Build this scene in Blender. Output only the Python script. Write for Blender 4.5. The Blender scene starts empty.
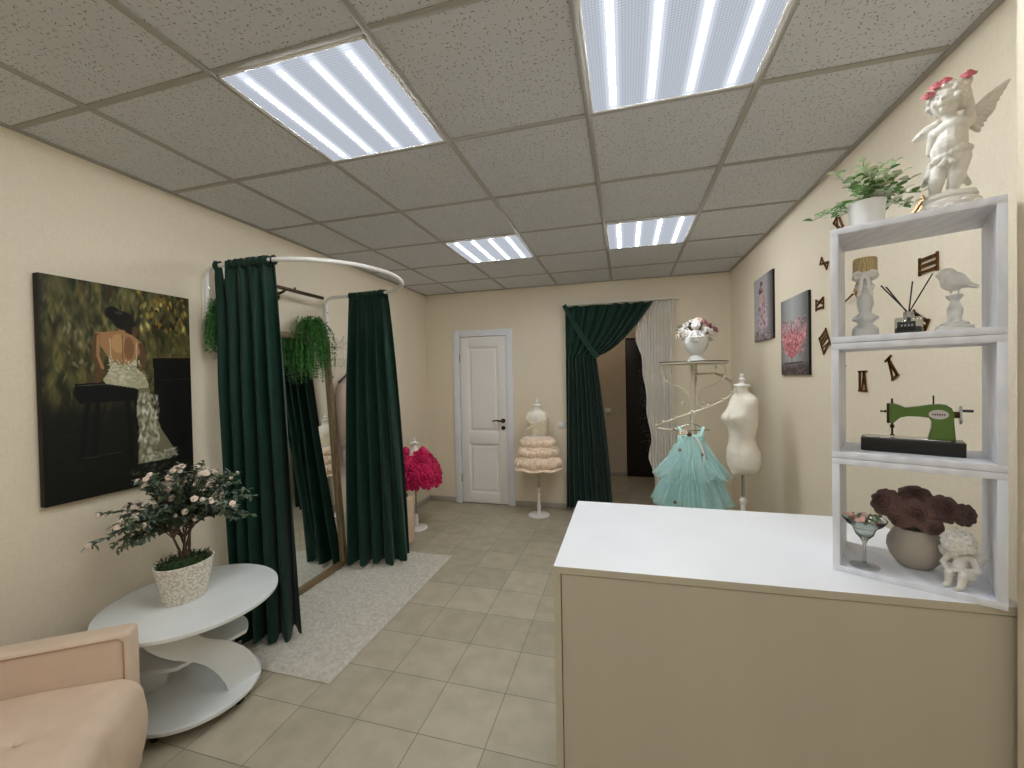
import bpy, bmesh, math, random
import numpy as np
from mathutils import Vector, Matrix, noise
random.seed(7)
PI = math.pi
sc = bpy.context.scene
COL = sc.collection

# ------------------------------------------------------------------ camera
EYE = np.array([0.0, 0.0, 1.5])
YAW, PITCH, ROLL = math.radians(15.44), math.radians(-0.826), math.radians(1.079)
FPX = 409.6
def rotm(yaw, p, r):
    cy, sy, cp, sp, cr, sr = math.cos(yaw), math.sin(yaw), math.cos(p), math.sin(p), math.cos(r), math.sin(r)
    Rz = np.array([[cy, -sy, 0], [sy, cy, 0], [0, 0, 1]])
    Rx = np.array([[1, 0, 0], [0, cp, -sp], [0, sp, cp]])
    Ry = np.array([[cr, 0, sr], [0, 1, 0], [-sr, 0, cr]])
    return Rz @ Rx @ Ry
RM = rotm(YAW, PITCH, ROLL)
cam_d = bpy.data.cameras.new('camera'); cam = bpy.data.objects.new('camera', cam_d); COL.objects.link(cam)
cam_d.sensor_width = 36; cam_d.lens = FPX / 1024 * 36; cam_d.clip_start = 0.02
cam.matrix_world = Matrix([[RM[0, 0], RM[0, 2], -RM[0, 1], EYE[0]], [RM[1, 0], RM[1, 2], -RM[1, 1], EYE[1]],
                           [RM[2, 0], RM[2, 2], -RM[2, 1], EYE[2]], [0, 0, 0, 1]])
sc.camera = cam
def meas(px, py, ax, val):
    d = RM @ np.array([(px - 512) / FPX, 1, -(py - 384) / FPX])
    return Vector(EYE + d * ((val - EYE[ax]) / d[ax]))

# ------------------------------------------------------------------ materials
def lin(c):
    return tuple(((v / 255) / 12.92 if v / 255 <= .04045 else ((v / 255 + .055) / 1.055) ** 2.4) for v in c) + (1,)
def base_mat(name):
    m = bpy.data.materials.new(name); m.use_nodes = True
    nt = m.node_tree; nt.nodes.clear()
    out = nt.nodes.new('ShaderNodeOutputMaterial'); b = nt.nodes.new('ShaderNodeBsdfPrincipled')
    nt.links.new(b.outputs[0], out.inputs[0])
    return m, nt, b, out
def mat(name, col, rough=.6, metal=0, var=.06, scale=30, bump=0, bscale=200, sheen=0, spec=None, trans=0, ior=1.45, coat=0, stretch=None, alpha=None):
    m, nt, b, out = base_mat(name)
    N, L = nt.nodes, nt.links
    tc = N.new('ShaderNodeTexCoord'); mp = N.new('ShaderNodeMapping')
    L.new(tc.outputs['Object'], mp.inputs[0])
    if stretch: mp.inputs['Scale'].default_value = stretch
    nz = N.new('ShaderNodeTexNoise'); nz.inputs['Scale'].default_value = scale; nz.inputs['Detail'].default_value = 3
    L.new(mp.outputs[0], nz.inputs['Vector'])
    rp = N.new('ShaderNodeValToRGB')
    c = lin(col)
    rp.color_ramp.elements[0].position = .3; rp.color_ramp.elements[1].position = .7
    rp.color_ramp.elements[0].color = tuple(v * (1 - var) for v in c[:3]) + (1,)
    rp.color_ramp.elements[1].color = tuple(min(1, v * (1 + var)) for v in c[:3]) + (1,)
    L.new(nz.outputs['Fac'], rp.inputs[0]); L.new(rp.outputs[0], b.inputs['Base Color'])
    b.inputs['Roughness'].default_value = rough; b.inputs['Metallic'].default_value = metal
    if spec is not None: b.inputs['Specular IOR Level'].default_value = spec
    if sheen: b.inputs['Sheen Weight'].default_value = sheen
    if trans: b.inputs['Transmission Weight'].default_value = trans; b.inputs['IOR'].default_value = ior
    if coat: b.inputs['Coat Weight'].default_value = coat
    if bump:
        n2 = N.new('ShaderNodeTexNoise'); n2.inputs['Scale'].default_value = bscale; n2.inputs['Detail'].default_value = 2
        L.new(mp.outputs[0], n2.inputs['Vector'])
        bp = N.new('ShaderNodeBump'); bp.inputs['Strength'].default_value = bump; bp.inputs['Distance'].default_value = .004
        L.new(n2.outputs['Fac'], bp.inputs['Height']); L.new(bp.outputs[0], b.inputs['Normal'])
    if alpha is not None:
        tr = N.new('ShaderNodeBsdfTransparent'); mx = N.new('ShaderNodeMixShader'); mx.inputs[0].default_value = alpha
        L.new(tr.outputs[0], mx.inputs[1]); L.new(b.outputs[0], mx.inputs[2]); L.new(mx.outputs[0], out.inputs[0])
    return m
def emis(name, col, s):
    m = bpy.data.materials.new(name); m.use_nodes = True; nt = m.node_tree; nt.nodes.clear()
    o = nt.nodes.new('ShaderNodeOutputMaterial'); e = nt.nodes.new('ShaderNodeEmission')
    e.inputs[0].default_value = lin(col); e.inputs[1].default_value = s; nt.links.new(e.outputs[0], o.inputs[0]); return m

def wall_mat():
    m, nt, b, out = base_mat('vinyl_wallpaper'); N, L = nt.nodes, nt.links
    tc = N.new('ShaderNodeTexCoord')
    w = []
    for sc_ in ((260, 260, 40), (40, 40, 260)):
        mp = N.new('ShaderNodeMapping'); mp.inputs['Scale'].default_value = sc_; L.new(tc.outputs['Object'], mp.inputs[0])
        n = N.new('ShaderNodeTexNoise'); n.inputs['Scale'].default_value = 1; n.inputs['Detail'].default_value = 1
        L.new(mp.outputs[0], n.inputs['Vector']); w.append(n)
    ad = N.new('ShaderNodeMath'); L.new(w[0].outputs['Fac'], ad.inputs[0]); L.new(w[1].outputs['Fac'], ad.inputs[1])
    hf = N.new('ShaderNodeMath'); hf.operation = 'MULTIPLY'; hf.inputs[1].default_value = .5; L.new(ad.outputs[0], hf.inputs[0])
    rp = N.new('ShaderNodeValToRGB'); rp.color_ramp.elements[0].position = .3; rp.color_ramp.elements[1].position = .7
    rp.color_ramp.elements[0].color = lin((226, 213, 188)); rp.color_ramp.elements[1].color = lin((236, 223, 199))
    L.new(hf.outputs[0], rp.inputs[0]); L.new(rp.outputs[0], b.inputs['Base Color'])
    b.inputs['Roughness'].default_value = .55
    bp = N.new('ShaderNodeBump'); bp.inputs['Strength'].default_value = .35; bp.inputs['Distance'].default_value = .002
    L.new(hf.outputs[0], bp.inputs['Height']); L.new(bp.outputs[0], b.inputs['Normal']); return m
def ceil_mat():
    m, nt, b, out = base_mat('mineral_tile'); N, L = nt.nodes, nt.links
    tc = N.new('ShaderNodeTexCoord')
    nz = N.new('ShaderNodeTexNoise'); nz.inputs['Scale'].default_value = 14; L.new(tc.outputs['Object'], nz.inputs['Vector'])
    # short dark fissures: voronoi cells, each crossed by a small slit turned at random
    vo = N.new('ShaderNodeTexVoronoi'); vo.inputs['Scale'].default_value = 62; vo.voronoi_dimensions = '2D'
    L.new(tc.outputs['Object'], vo.inputs['Vector'])
    dv = N.new('ShaderNodeVectorMath'); dv.operation = 'SUBTRACT'
    sv = N.new('ShaderNodeVectorMath'); sv.operation = 'SCALE'; sv.inputs['Scale'].default_value = 62
    L.new(tc.outputs['Object'], sv.inputs[0])
    pv = N.new('ShaderNodeVectorMath'); pv.operation = 'SCALE'; pv.inputs['Scale'].default_value = 62
    L.new(vo.outputs['Position'], pv.inputs[0]); L.new(sv.outputs[0], dv.inputs[0]); L.new(pv.outputs[0], dv.inputs[1])
    sx = N.new('ShaderNodeSeparateColor'); L.new(vo.outputs['Color'], sx.inputs[0])
    ro = N.new('ShaderNodeVectorRotate'); ro.rotation_type = 'Z_AXIS'; L.new(dv.outputs[0], ro.inputs['Vector'])
    an = N.new('ShaderNodeMath'); an.operation = 'MULTIPLY'; an.inputs[1].default_value = 6.28; L.new(sx.outputs[0], an.inputs[0]); L.new(an.outputs[0], ro.inputs['Angle'])
    st = N.new('ShaderNodeVectorMath'); st.operation = 'MULTIPLY'; st.inputs[1].default_value = (1.1, 4.2, 0); L.new(ro.outputs[0], st.inputs[0])
    ln = N.new('ShaderNodeVectorMath'); ln.operation = 'LENGTH'; L.new(st.outputs[0], ln.inputs[0])
    th = N.new('ShaderNodeMath'); th.operation = 'MULTIPLY'; th.inputs[1].default_value = .46; L.new(sx.outputs[1], th.inputs[0])
    lt = N.new('ShaderNodeMath'); lt.operation = 'LESS_THAN'; L.new(ln.outputs['Value'], lt.inputs[0]); L.new(th.outputs[0], lt.inputs[1])
    mx = N.new('ShaderNodeMix'); mx.data_type = 'RGBA'
    rp = N.new('ShaderNodeValToRGB'); rp.color_ramp.elements[0].color = lin((214, 216, 220)); rp.color_ramp.elements[1].color = lin((222, 224, 228))
    L.new(nz.outputs['Fac'], rp.inputs[0]); L.new(lt.outputs[0], mx.inputs['Factor']); L.new(rp.outputs[0], mx.inputs['A'])
    mx.inputs['B'].default_value = lin((140, 138, 132)); L.new(mx.outputs['Result'], b.inputs['Base Color'])
    b.inputs['Roughness'].default_value = .95
    inv = N.new('ShaderNodeMath'); inv.operation = 'SUBTRACT'; inv.inputs[0].default_value = 1; L.new(lt.outputs[0], inv.inputs[1])
    bp = N.new('ShaderNodeBump'); bp.inputs['Strength'].default_value = .25; bp.inputs['Distance'].default_value = .002
    L.new(inv.outputs[0], bp.inputs['Height']); L.new(bp.outputs[0], b.inputs['Normal']); return m
def tile_mat():
    m, nt, b, out = base_mat('ceramic_floor_tiles'); N, L = nt.nodes, nt.links
    tc = N.new('ShaderNodeTexCoord'); mp = N.new('ShaderNodeMapping'); mp.inputs['Location'].default_value = (1.17, -1.54 * .3 / .3025, 0)
    mp.inputs['Scale'].default_value = (1, .3 / .3025, 1); L.new(tc.outputs['Object'], mp.inputs[0])
    br = N.new('ShaderNodeTexBrick'); br.offset = 0; br.inputs['Scale'].default_value = 1
    br.inputs['Brick Width'].default_value = .3; br.inputs['Row Height'].default_value = .3
    br.inputs['Mortar Size'].default_value = .0022; br.inputs['Mortar Smooth'].default_value = .3; br.inputs['Bias'].default_value = 0
    br.inputs['Color1'].default_value = lin((190, 180, 158)); br.inputs['Color2'].default_value = lin((176, 166, 144)); br.inputs['Mortar'].default_value = lin((132, 124, 110))
    L.new(mp.outputs[0], br.inputs['Vector'])
    nz = N.new('ShaderNodeTexNoise'); nz.inputs['Scale'].default_value = 9; nz.inputs['Detail'].default_value = 6; L.new(tc.outputs['Object'], nz.inputs['Vector'])
    rp = N.new('ShaderNodeValToRGB'); rp.color_ramp.elements[0].position = .35; rp.color_ramp.elements[1].position = .65
    rp.color_ramp.elements[0].color = (.8, .79, .76, 1); rp.color_ramp.elements[1].color = (1, 1, 1, 1)
    L.new(nz.outputs['Fac'], rp.inputs[0])
    mu = N.new('ShaderNodeMix'); mu.data_type = 'RGBA'; mu.blend_type = 'MULTIPLY'; mu.inputs['Factor'].default_value = .7
    L.new(br.outputs['Color'], mu.inputs['A']); L.new(rp.outputs[0], mu.inputs['B']); L.new(mu.outputs['Result'], b.inputs['Base Color'])
    b.inputs['Roughness'].default_value = .42; b.inputs['Specular IOR Level'].default_value = .4
    bp = N.new('ShaderNodeBump'); bp.inputs['Strength'].default_value = .5; bp.inputs['Distance'].default_value = .002; bp.invert = True
    L.new(br.outputs['Fac'], bp.inputs['Height']); L.new(bp.outputs[0], b.inputs['Normal']); return m
def paint_mat(name):
    m, nt, b, out = base_mat(name); N, L = nt.nodes, nt.links
    at_ = N.new('ShaderNodeAttribute'); at_.attribute_name = 'pigment'; L.new(at_.outputs['Color'], b.inputs['Base Color'])
    b.inputs['Roughness'].default_value = .55; b.inputs['Specular IOR Level'].default_value = .25
    nz = N.new('ShaderNodeTexNoise'); nz.inputs['Scale'].default_value = 300; bp = N.new('ShaderNodeBump'); bp.inputs['Strength'].default_value = .2; bp.inputs['Distance'].default_value = .002
    L.new(nz.outputs['Fac'], bp.inputs['Height']); L.new(bp.outputs[0], b.inputs['Normal']); return m
def wood_mat(name, c1, c2, scale=30, rough=.5):
    m, nt, b, out = base_mat(name); N, L = nt.nodes, nt.links
    tc = N.new('ShaderNodeTexCoord'); w = N.new('ShaderNodeTexWave'); w.inputs['Scale'].default_value = scale; w.inputs['Distortion'].default_value = 6
    L.new(tc.outputs['Object'], w.inputs['Vector'])
    rp = N.new('ShaderNodeValToRGB'); rp.color_ramp.elements[0].color = lin(c1); rp.color_ramp.elements[1].color = lin(c2)
    L.new(w.outputs['Fac'], rp.inputs[0]); L.new(rp.outputs[0], b.inputs['Base Color']); b.inputs['Roughness'].default_value = rough; return m
def weave_mat():
    m, nt, b, out = base_mat('woven_rope'); N, L = nt.nodes, nt.links
    tc = N.new('ShaderNodeTexCoord'); vo = N.new('ShaderNodeTexVoronoi'); vo.inputs['Scale'].default_value = 95
    L.new(tc.outputs['Object'], vo.inputs['Vector'])
    rp = N.new('ShaderNodeValToRGB'); rp.color_ramp.elements[0].color = lin((240, 234, 220)); rp.color_ramp.elements[1].color = lin((206, 196, 180)); rp.color_ramp.elements[1].position = .75; rp.color_ramp.elements[0].position = .35
    L.new(vo.outputs['Distance'], rp.inputs[0]); L.new(rp.outputs[0], b.inputs['Base Color']); b.inputs['Roughness'].default_value = .8
    bp = N.new('ShaderNodeBump'); bp.invert = True; bp.inputs['Distance'].default_value = .003; bp.inputs['Strength'].default_value = .8
    L.new(vo.outputs['Distance'], bp.inputs['Height']); L.new(bp.outputs[0], b.inputs['Normal']); return m
def glitter_mat():
    m, nt, b, out = base_mat('speckled_black_panel'); N, L = nt.nodes, nt.links
    tc = N.new('ShaderNodeTexCoord'); vo = N.new('ShaderNodeTexVoronoi'); vo.inputs['Scale'].default_value = 60; L.new(tc.outputs['Object'], vo.inputs['Vector'])
    rp = N.new('ShaderNodeValToRGB'); rp.color_ramp.elements[0].color = lin((200, 195, 180)); rp.color_ramp.elements[0].position = .16
    rp.color_ramp.elements[1].color = lin((14, 12, 11)); rp.color_ramp.elements[1].position = .22
    L.new(vo.outputs['Distance'], rp.inputs[0]); L.new(rp.outputs[0], b.inputs['Base Color']); b.inputs['Roughness'].default_value = .5; return m
def panel_mat():
    # prismatic acrylic lit from behind: brighter where a tube lies behind it (the fixture really glows so)
    m = bpy.data.materials.new('lit_prismatic_panel'); m.use_nodes = True; nt = m.node_tree; nt.nodes.clear(); N, L = nt.nodes, nt.links
    o = N.new('ShaderNodeOutputMaterial'); e = N.new('ShaderNodeEmission'); L.new(e.outputs[0], o.inputs[0])
    tc = N.new('ShaderNodeTexCoord')
    vo = N.new('ShaderNodeTexVoronoi'); vo.inputs['Scale'].default_value = 110; vo.distance = 'CHEBYCHEV'; vo.inputs['Randomness'].default_value = 0; L.new(tc.outputs['Object'], vo.inputs['Vector'])
    sx = N.new('ShaderNodeSeparateXYZ'); L.new(tc.outputs['Object'], sx.inputs[0])
    # distance to the nearest tube, tubes sit every .135 m around the panel's own middle
    f = N.new('ShaderNodeMath'); f.operation = 'PINGPONG'; f.inputs[1].default_value = .0675; L.new(sx.outputs['X'], f.inputs[0])
    rp = N.new('ShaderNodeMapRange'); rp.inputs['From Min'].default_value = .0675; rp.inputs['From Max'].default_value = .028; rp.inputs['To Min'].default_value = 1.0; rp.inputs['To Max'].default_value = .56
    rp.interpolation_type = 'SMOOTHERSTEP'; L.new(f.outputs[0], rp.inputs['Value'])
    v2 = N.new('ShaderNodeMapRange'); v2.inputs['From Max'].default_value = .5; v2.inputs['To Min'].default_value = 1.22; v2.inputs['To Max'].default_value = .72; L.new(vo.outputs['Distance'], v2.inputs['Value'])
    mu = N.new('ShaderNodeMath'); mu.operation = 'MULTIPLY'; L.new(rp.outputs[0], mu.inputs[0]); L.new(v2.outputs[0], mu.inputs[1])
    e.inputs[0].default_value = lin((232, 240, 253)); L.new(mu.outputs[0], e.inputs[1]); return m

M = {}
M['wall'] = wall_mat(); M['ceil'] = ceil_mat(); M['tile'] = tile_mat()
M['grid'] = mat('painted_ceiling_grid', (172, 169, 162), .6, var=.04, scale=5)
M['base'] = mat('grey_baseboard', (172, 164, 150), .5, var=.06, scale=20)
M['door'] = wood_mat('white_woodgrain_laminate', (236, 233, 226), (243, 240, 234), 12, .45)
M['doorframe'] = mat('white_door_frame', (232, 232, 236), .45, var=.03, scale=10)
M['bronze'] = mat('dark_bronze', (70, 52, 38), .35, metal=.9, var=.2, scale=40)
M['white'] = mat('white_laminate', (233, 234, 236), .32, var=.02, scale=6)
M['whitegrain'] = wood_mat('white_shelf_laminate', (228, 230, 238), (238, 239, 245), 8, .45)
M['shelfw'] = mat('white_stone_laminate', (226, 228, 226), .38, var=.05, scale=4)
M['counterfront'] = mat('greige_counter_front', (196, 188, 168), .7, var=.03, scale=8, stretch=(1, 1, .1))
M['sofa'] = mat('peach_leatherette', (216, 192, 168), .5, var=.04, scale=12, bump=.15, bscale=350)
M['velvet'] = mat('dark_green_satin', (14, 50, 38), .62, var=.15, scale=8, sheen=.1, spec=.25)
M['sheer'] = mat('white_voile', (240, 234, 222), .8, var=.03, scale=10, alpha=.82)
M['rail'] = mat('white_metal', (236, 234, 228), .3, var=.02, scale=10)
M['cream_metal'] = mat('cream_painted_metal', (226, 216, 192), .4, var=.04, scale=10)
M['silver'] = mat('chrome', (190, 190, 190), .2, metal=1, var=.03, scale=10)
M['gold'] = mat('bronze_mirror_acrylic', (120, 84, 40), .22, metal=1, var=.35, scale=25)
M['brightgold'] = mat('gold_metal', (215, 165, 60), .25, metal=1, var=.2, scale=40)
M['mirror'] = mat('mirror_glass', (235, 238, 236), .01, metal=1, var=0, scale=1)
M['mframe'] = wood_mat('brown_champagne_frame', (118, 98, 68), (142, 120, 86), 9, .4)
M['rug'] = mat('cream_shag', (200, 194, 179), .95, var=.15, scale=45, bump=1, bscale=160)
M['rugedge'] = mat('rug_binding', (190, 182, 164), .9, var=.1, scale=60)
M['leafd'] = mat('grey_green_leaf', (94, 108, 82), .55, var=.35, scale=30)
M['stem'] = mat('brown_stem', (78, 62, 46), .8, var=.2, scale=60)
M['rosep'] = mat('pale_pink_petal', (240, 220, 204), .6, var=.1, scale=60)
M['moss'] = mat('green_moss', (44, 66, 26), .95, var=.5, scale=80, bump=1, bscale=150)
M['weave'] = weave_mat()
M['fern'] = mat('bright_fern', (62, 124, 54), .6, var=.45, scale=20)
M['black'] = mat('black_plastic', (22, 20, 20), .4, var=.1, scale=40)
M['dark'] = mat('dark_shadow_board', (38, 28, 24), .6, var=.1, scale=20)
M['jacket'] = mat('dusty_pink_satin', (216, 188, 168), .45, var=.08, scale=12, sheen=.3)
M['form'] = mat('white_jersey', (238, 230, 214), .75, var=.03, scale=30)
M['plasticw'] = mat('white_lacquer', (238, 234, 228), .3, var=.02, scale=20)
M['peach'] = mat('peach_satin', (250, 226, 200), .42, var=.05, scale=25, sheen=.3)
M['peachlace'] = mat('cream_lace', (240, 228, 200), .6, var=.1, scale=120, bump=.6, bscale=250)
M['fuchsia'] = mat('fuchsia_organza', (205, 8, 86), .6, var=.3, scale=25, sheen=.1)
M['beigebag'] = mat('beige_leatherette', (226, 200, 170), .5, var=.05, scale=20)
M['aqua'] = mat('turquoise_tulle', (212, 250, 246), .8, var=.06, scale=30, alpha=.36)
M['aqua2'] = mat('turquoise_lining', (204, 248, 243), .6, var=.08, scale=30)
M['clearplastic'] = mat('clear_pink_plastic', (216, 208, 200), .3, var=.05, scale=30)
M['plaster'] = mat('white_plaster', (226, 221, 211), .6, var=.06, scale=45, bump=.15, bscale=300)
M['plaster2'] = mat('glazed_white_ceramic', (236, 234, 230), .3, var=.03, scale=20, coat=.4)
M['pinkrose'] = mat('pink_painted_rose', (212, 118, 126), .6, var=.18, scale=90)
M['leafl'] = mat('variegated_leaf', (216, 224, 196), .55, var=.22, scale=55)
M['leafm'] = mat('mid_green_leaf', (108, 150, 82), .55, var=.3, scale=40)
M['candle'] = wood_mat('pale_wood_lid', (206, 184, 136), (180, 154, 104), 55, .5)
M['frost'] = mat('frosted_glass', (236, 236, 234), .35, var=.03, scale=20, trans=.12)
M['glass'] = mat('clear_glass', (214, 222, 218), .03, var=0, scale=1, trans=1, ior=1.45)
M['greyglass'] = mat('smoky_glass', (200, 202, 196), .04, var=0, scale=1, trans=.9, ior=1.4)
M['distress'] = mat('distressed_white_paint', (240, 237, 228), .7, var=.16, scale=35)
M['greenm'] = mat('green_enamel', (92, 124, 52), .4, var=.08, scale=18)
M['boxblk'] = mat('black_lacquer_box', (20, 19, 18), .3, var=.1, scale=20)
M['vase'] = mat('taupe_ceramic', (176, 166, 152), .5, var=.04, scale=10)
M['mauve'] = mat('mauve_brown_petal', (112, 84, 78), .8, var=.25, scale=40)
M['socket'] = mat('white_switch_plastic', (236, 234, 228), .35, var=.02, scale=10)
M['redcandy'] = mat('pink_foil_candy', (226, 176, 164), .3, var=.25, scale=60)
M['greencandy'] = mat('silver_green_foil', (150, 160, 140), .25, metal=.6, var=.3, scale=60)
M['hall'] = mat('hall_paint', (205, 190, 166), .8, var=.03, scale=10)
M['doordark'] = mat('dark_wenge_door', (26, 18, 15), .45, var=.3, scale=12, stretch=(6, 6, .4))
M['speckle'] = glitter_mat()
M['tube'] = emis('led_tube', (245, 250, 255), 60)
M['panel'] = panel_mat()
M['paint'] = paint_mat('oil_paint'); M['canvasedge'] = mat('dark_canvas_edge', (26, 26, 22), .7, var=.2, scale=20)
M['canvasgrey'] = mat('grey_canvas_edge', (120, 112, 110), .7, var=.2, scale=20)

# ------------------------------------------------------------------ mesh helpers
class MB:
    def __init__(s): s.v = []; s.f = []
    def add(s, V, F):
        o = len(s.v); s.v += [tuple(p) for p in V]; s.f += [tuple(i + o for i in f) for f in F]; return s
    def box(s, c, d, bev=0.0, rot=None):
        bm = bmesh.new(); bmesh.ops.create_cube(bm, size=1)
        bmesh.ops.scale(bm, vec=d, verts=bm.verts)
        if bev: bmesh.ops.bevel(bm, geom=bm.edges[:], offset=bev, segments=2 if bev < .02 else 4, profile=.5, affect='EDGES')
        R = rot if rot is not None else Matrix.Identity(3)
        s.add([R @ p.co + Vector(c) for p in bm.verts], [[v.index for v in f.verts] for f in bm.faces]); bm.free(); return s
    def lathe(s, prof, c=(0, 0, 0), n=32, rf=None, cap=True, sx=1, sy=1):
        V = []; F = []; c = Vector(c)
        for j, (r, z) in enumerate(prof):
            for i in range(n):
                a = 2 * PI * i / n; rr = r * (rf(a, z) if rf else 1)
                V.append(c + Vector((rr * math.cos(a) * sx, rr * math.sin(a) * sy, z)))
        for j in range(len(prof) - 1):
            for i in range(n): F.append((j * n + i, j * n + (i + 1) % n, (j + 1) * n + (i + 1) % n, (j + 1) * n + i))
        if cap: F.append(tuple(range(n))[::-1]); F.append(tuple((len(prof) - 1) * n + i for i in range(n)))
        return s.add(V, F)
    def tube(s, P, r, n=10, cap=True, closed=False):
        P = [Vector(p) for p in P]; k = len(P); R = r if hasattr(r, '__len__') else [r] * k
        V = []; F = []; up = None
        for i, p in enumerate(P):
            if closed: t = P[(i + 1) % k] - P[i - 1]
            else: t = P[min(i + 1, k - 1)] - P[max(i - 1, 0)]
            t.normalize()
            if up is None: up = t.orthogonal().normalized()
            up = (up - t * up.dot(t)); up = up.normalized() if up.length > 1e-6 else t.orthogonal().normalized()
            w = t.cross(up)
            for j in range(n):
                a = 2 * PI * j / n; V.append(p + (up * math.cos(a) + w * math.sin(a)) * R[i])
        for i in range(k if closed else k - 1):
            for j in range(n):
                a = i * n; b = ((i + 1) % k) * n; F.append((a + j, a + (j + 1) % n, b + (j + 1) % n, b + j))
        if cap and not closed: F.append(tuple(range(n))[::-1]); F.append(tuple((k - 1) * n + j for j in range(n)))
        return s.add(V, F)
    def grid(s, fn, nu, nv, closeu=False):
        V = [fn(i / (nu if closeu else nu - 1), j / (nv - 1)) for j in range(nv) for i in range(nu)]; F = []
        for j in range(nv - 1):
            for i in range(nu if closeu else nu - 1):
                F.append((j * nu + i, j * nu + (i + 1) % nu, (j + 1) * nu + (i + 1) % nu, (j + 1) * nu + i))
        return s.add(V, F)
    def ball(s, c, r, n=12, m=8, rot=None):
        rx, ry, rz = r if hasattr(r, '__len__') else (r, r, r); c = Vector(c); V = [Vector((0, 0, rz))]; F = []
        for j in range(1, m):
            t = PI * j / m
            for i in range(n):
                a = 2 * PI * i / n; V.append(Vector((rx * math.sin(t) * math.cos(a), ry * math.sin(t) * math.sin(a), rz * math.cos(t))))
        V.append(Vector((0, 0, -rz)))
        for i in range(n): F.append((0, 1 + i, 1 + (i + 1) % n)); F.append((len(V) - 1, 1 + (m - 2) * n + (i + 1) % n, 1 + (m - 2) * n + i))
        for j in range(m - 2):
            for i in range(n): a = 1 + j * n; b = a + n; F.append((a + i, b + i, b + (i + 1) % n, a + (i + 1) % n))
        if rot is not None: V = [rot @ p for p in V]
        return s.add([p + c for p in V], F)
    def capsule(s, a, b, ra, rb, n=14):
        a = Vector(a); b = Vector(b); d = (b - a); L = d.length; d.normalize(); P = []; R = []
        for k in range(5): t = PI / 2 * k / 5; P.append(a - d * ra * math.cos(t)); R.append(max(ra * math.sin(t), ra * .05))
        P.append(a); R.append(ra); P.append(b); R.append(rb)
        for k in range(1, 6): t = PI / 2 * k / 5; P.append(b + d * rb * math.sin(t)); R.append(max(rb * math.cos(t), rb * .05))
        return s.tube(P, R, n)
    def prism(s, pts, f0, f1):
        n = len(pts); V = [f0(p) for p in pts] + [f1(p) for p in pts]
        F = [tuple(range(n))[::-1], tuple(range(n, 2 * n))] + [(i, (i + 1) % n, n + (i + 1) % n, n + i) for i in range(n)]
        return s.add(V, F)
    def build(s, name, m, parent=None, thick=0, loc=None, sharp=35, remesh=None, smooth=True):
        me = bpy.data.meshes.new(name); o_ = Vector(loc) if loc is not None else Vector((0, 0, 0))
        me.from_pydata([tuple(Vector(p) - o_) for p in s.v], [], s.f); me.validate(); 
        bm = bmesh.new(); bm.from_mesh(me); bmesh.ops.recalc_face_normals(bm, faces=bm.faces); bm.to_mesh(me); bm.free()
        ob = bpy.data.objects.new(name, me); COL.objects.link(ob)
        if loc is not None: ob.location = loc
        if remesh or thick:
            if remesh:
                r = ob.modifiers.new('r', 'REMESH'); r.mode = 'VOXEL'; r.voxel_size = remesh
                sm = ob.modifiers.new('s', 'SMOOTH'); sm.iterations = 3; sm.factor = .5
            if thick:
                so = ob.modifiers.new('t', 'SOLIDIFY'); so.thickness = thick; so.offset = 0
            bpy.context.view_layer.update()
            me2 = bpy.data.meshes.new_from_object(ob.evaluated_get(bpy.context.evaluated_depsgraph_get()))
            ob.modifiers.clear(); ob.data = me2; bpy.data.meshes.remove(me); me2.name = name; me = me2
        if smooth:
            me.shade_smooth()
            if not remesh: me.set_sharp_from_angle(angle=math.radians(sharp))
        if m is not None: me.materials.clear(); me.materials.append(M[m] if isinstance(m, str) else m)
        if parent is not None:
            ob.parent = parent; ob.matrix_parent_inverse = world_of(parent).inverted()
        return ob
def world_of(o):
    m = Matrix.LocRotScale(o.location, o.rotation_euler, o.scale)
    return world_of(o.parent) @ o.matrix_parent_inverse @ m if o.parent else m
def tag(o, label=None, cat=None, group=None, kind=None):
    if label: o['label'] = label
    if cat: o['category'] = cat
    if group: o['group'] = group
    if kind: o['kind'] = kind
    return o
def thing(name, loc, label, cat, group=None, rz=0):
    o = bpy.data.objects.new(name, None); COL.objects.link(o); o.location = loc; o.rotation_euler = (0, 0, rz); o.empty_display_size = .1
    return tag(o, label, cat, group)
def struct(name, mb, m, parent=None, **k):
    o = mb.build(name, m, parent, **k)
    if parent is None: o['kind'] = 'structure'
    return o
def kids(o): return [c for c in COL.objects if c.parent == o]
def dup(root, loc, rz=0, label=None, group=None, scale=None):
    r = root.copy(); COL.objects.link(r); r.location = loc; r.rotation_euler = (0, 0, rz)
    if scale: r.scale = (scale,) * 3
    if label: r['label'] = label
    if group: r['group'] = group
    def rec(a, b):
        for ch in kids(a):
            if ch == b: continue
            c = ch.copy(); COL.objects.link(c); c.parent = b; rec(ch, c)
    rec(root, r); return r
RZ = lambda a: Matrix.Rotation(a, 3, 'Z'); RX = lambda a: Matrix.Rotation(a, 3, 'X'); RY = lambda a: Matrix.Rotation(a, 3, 'Y')

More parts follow.
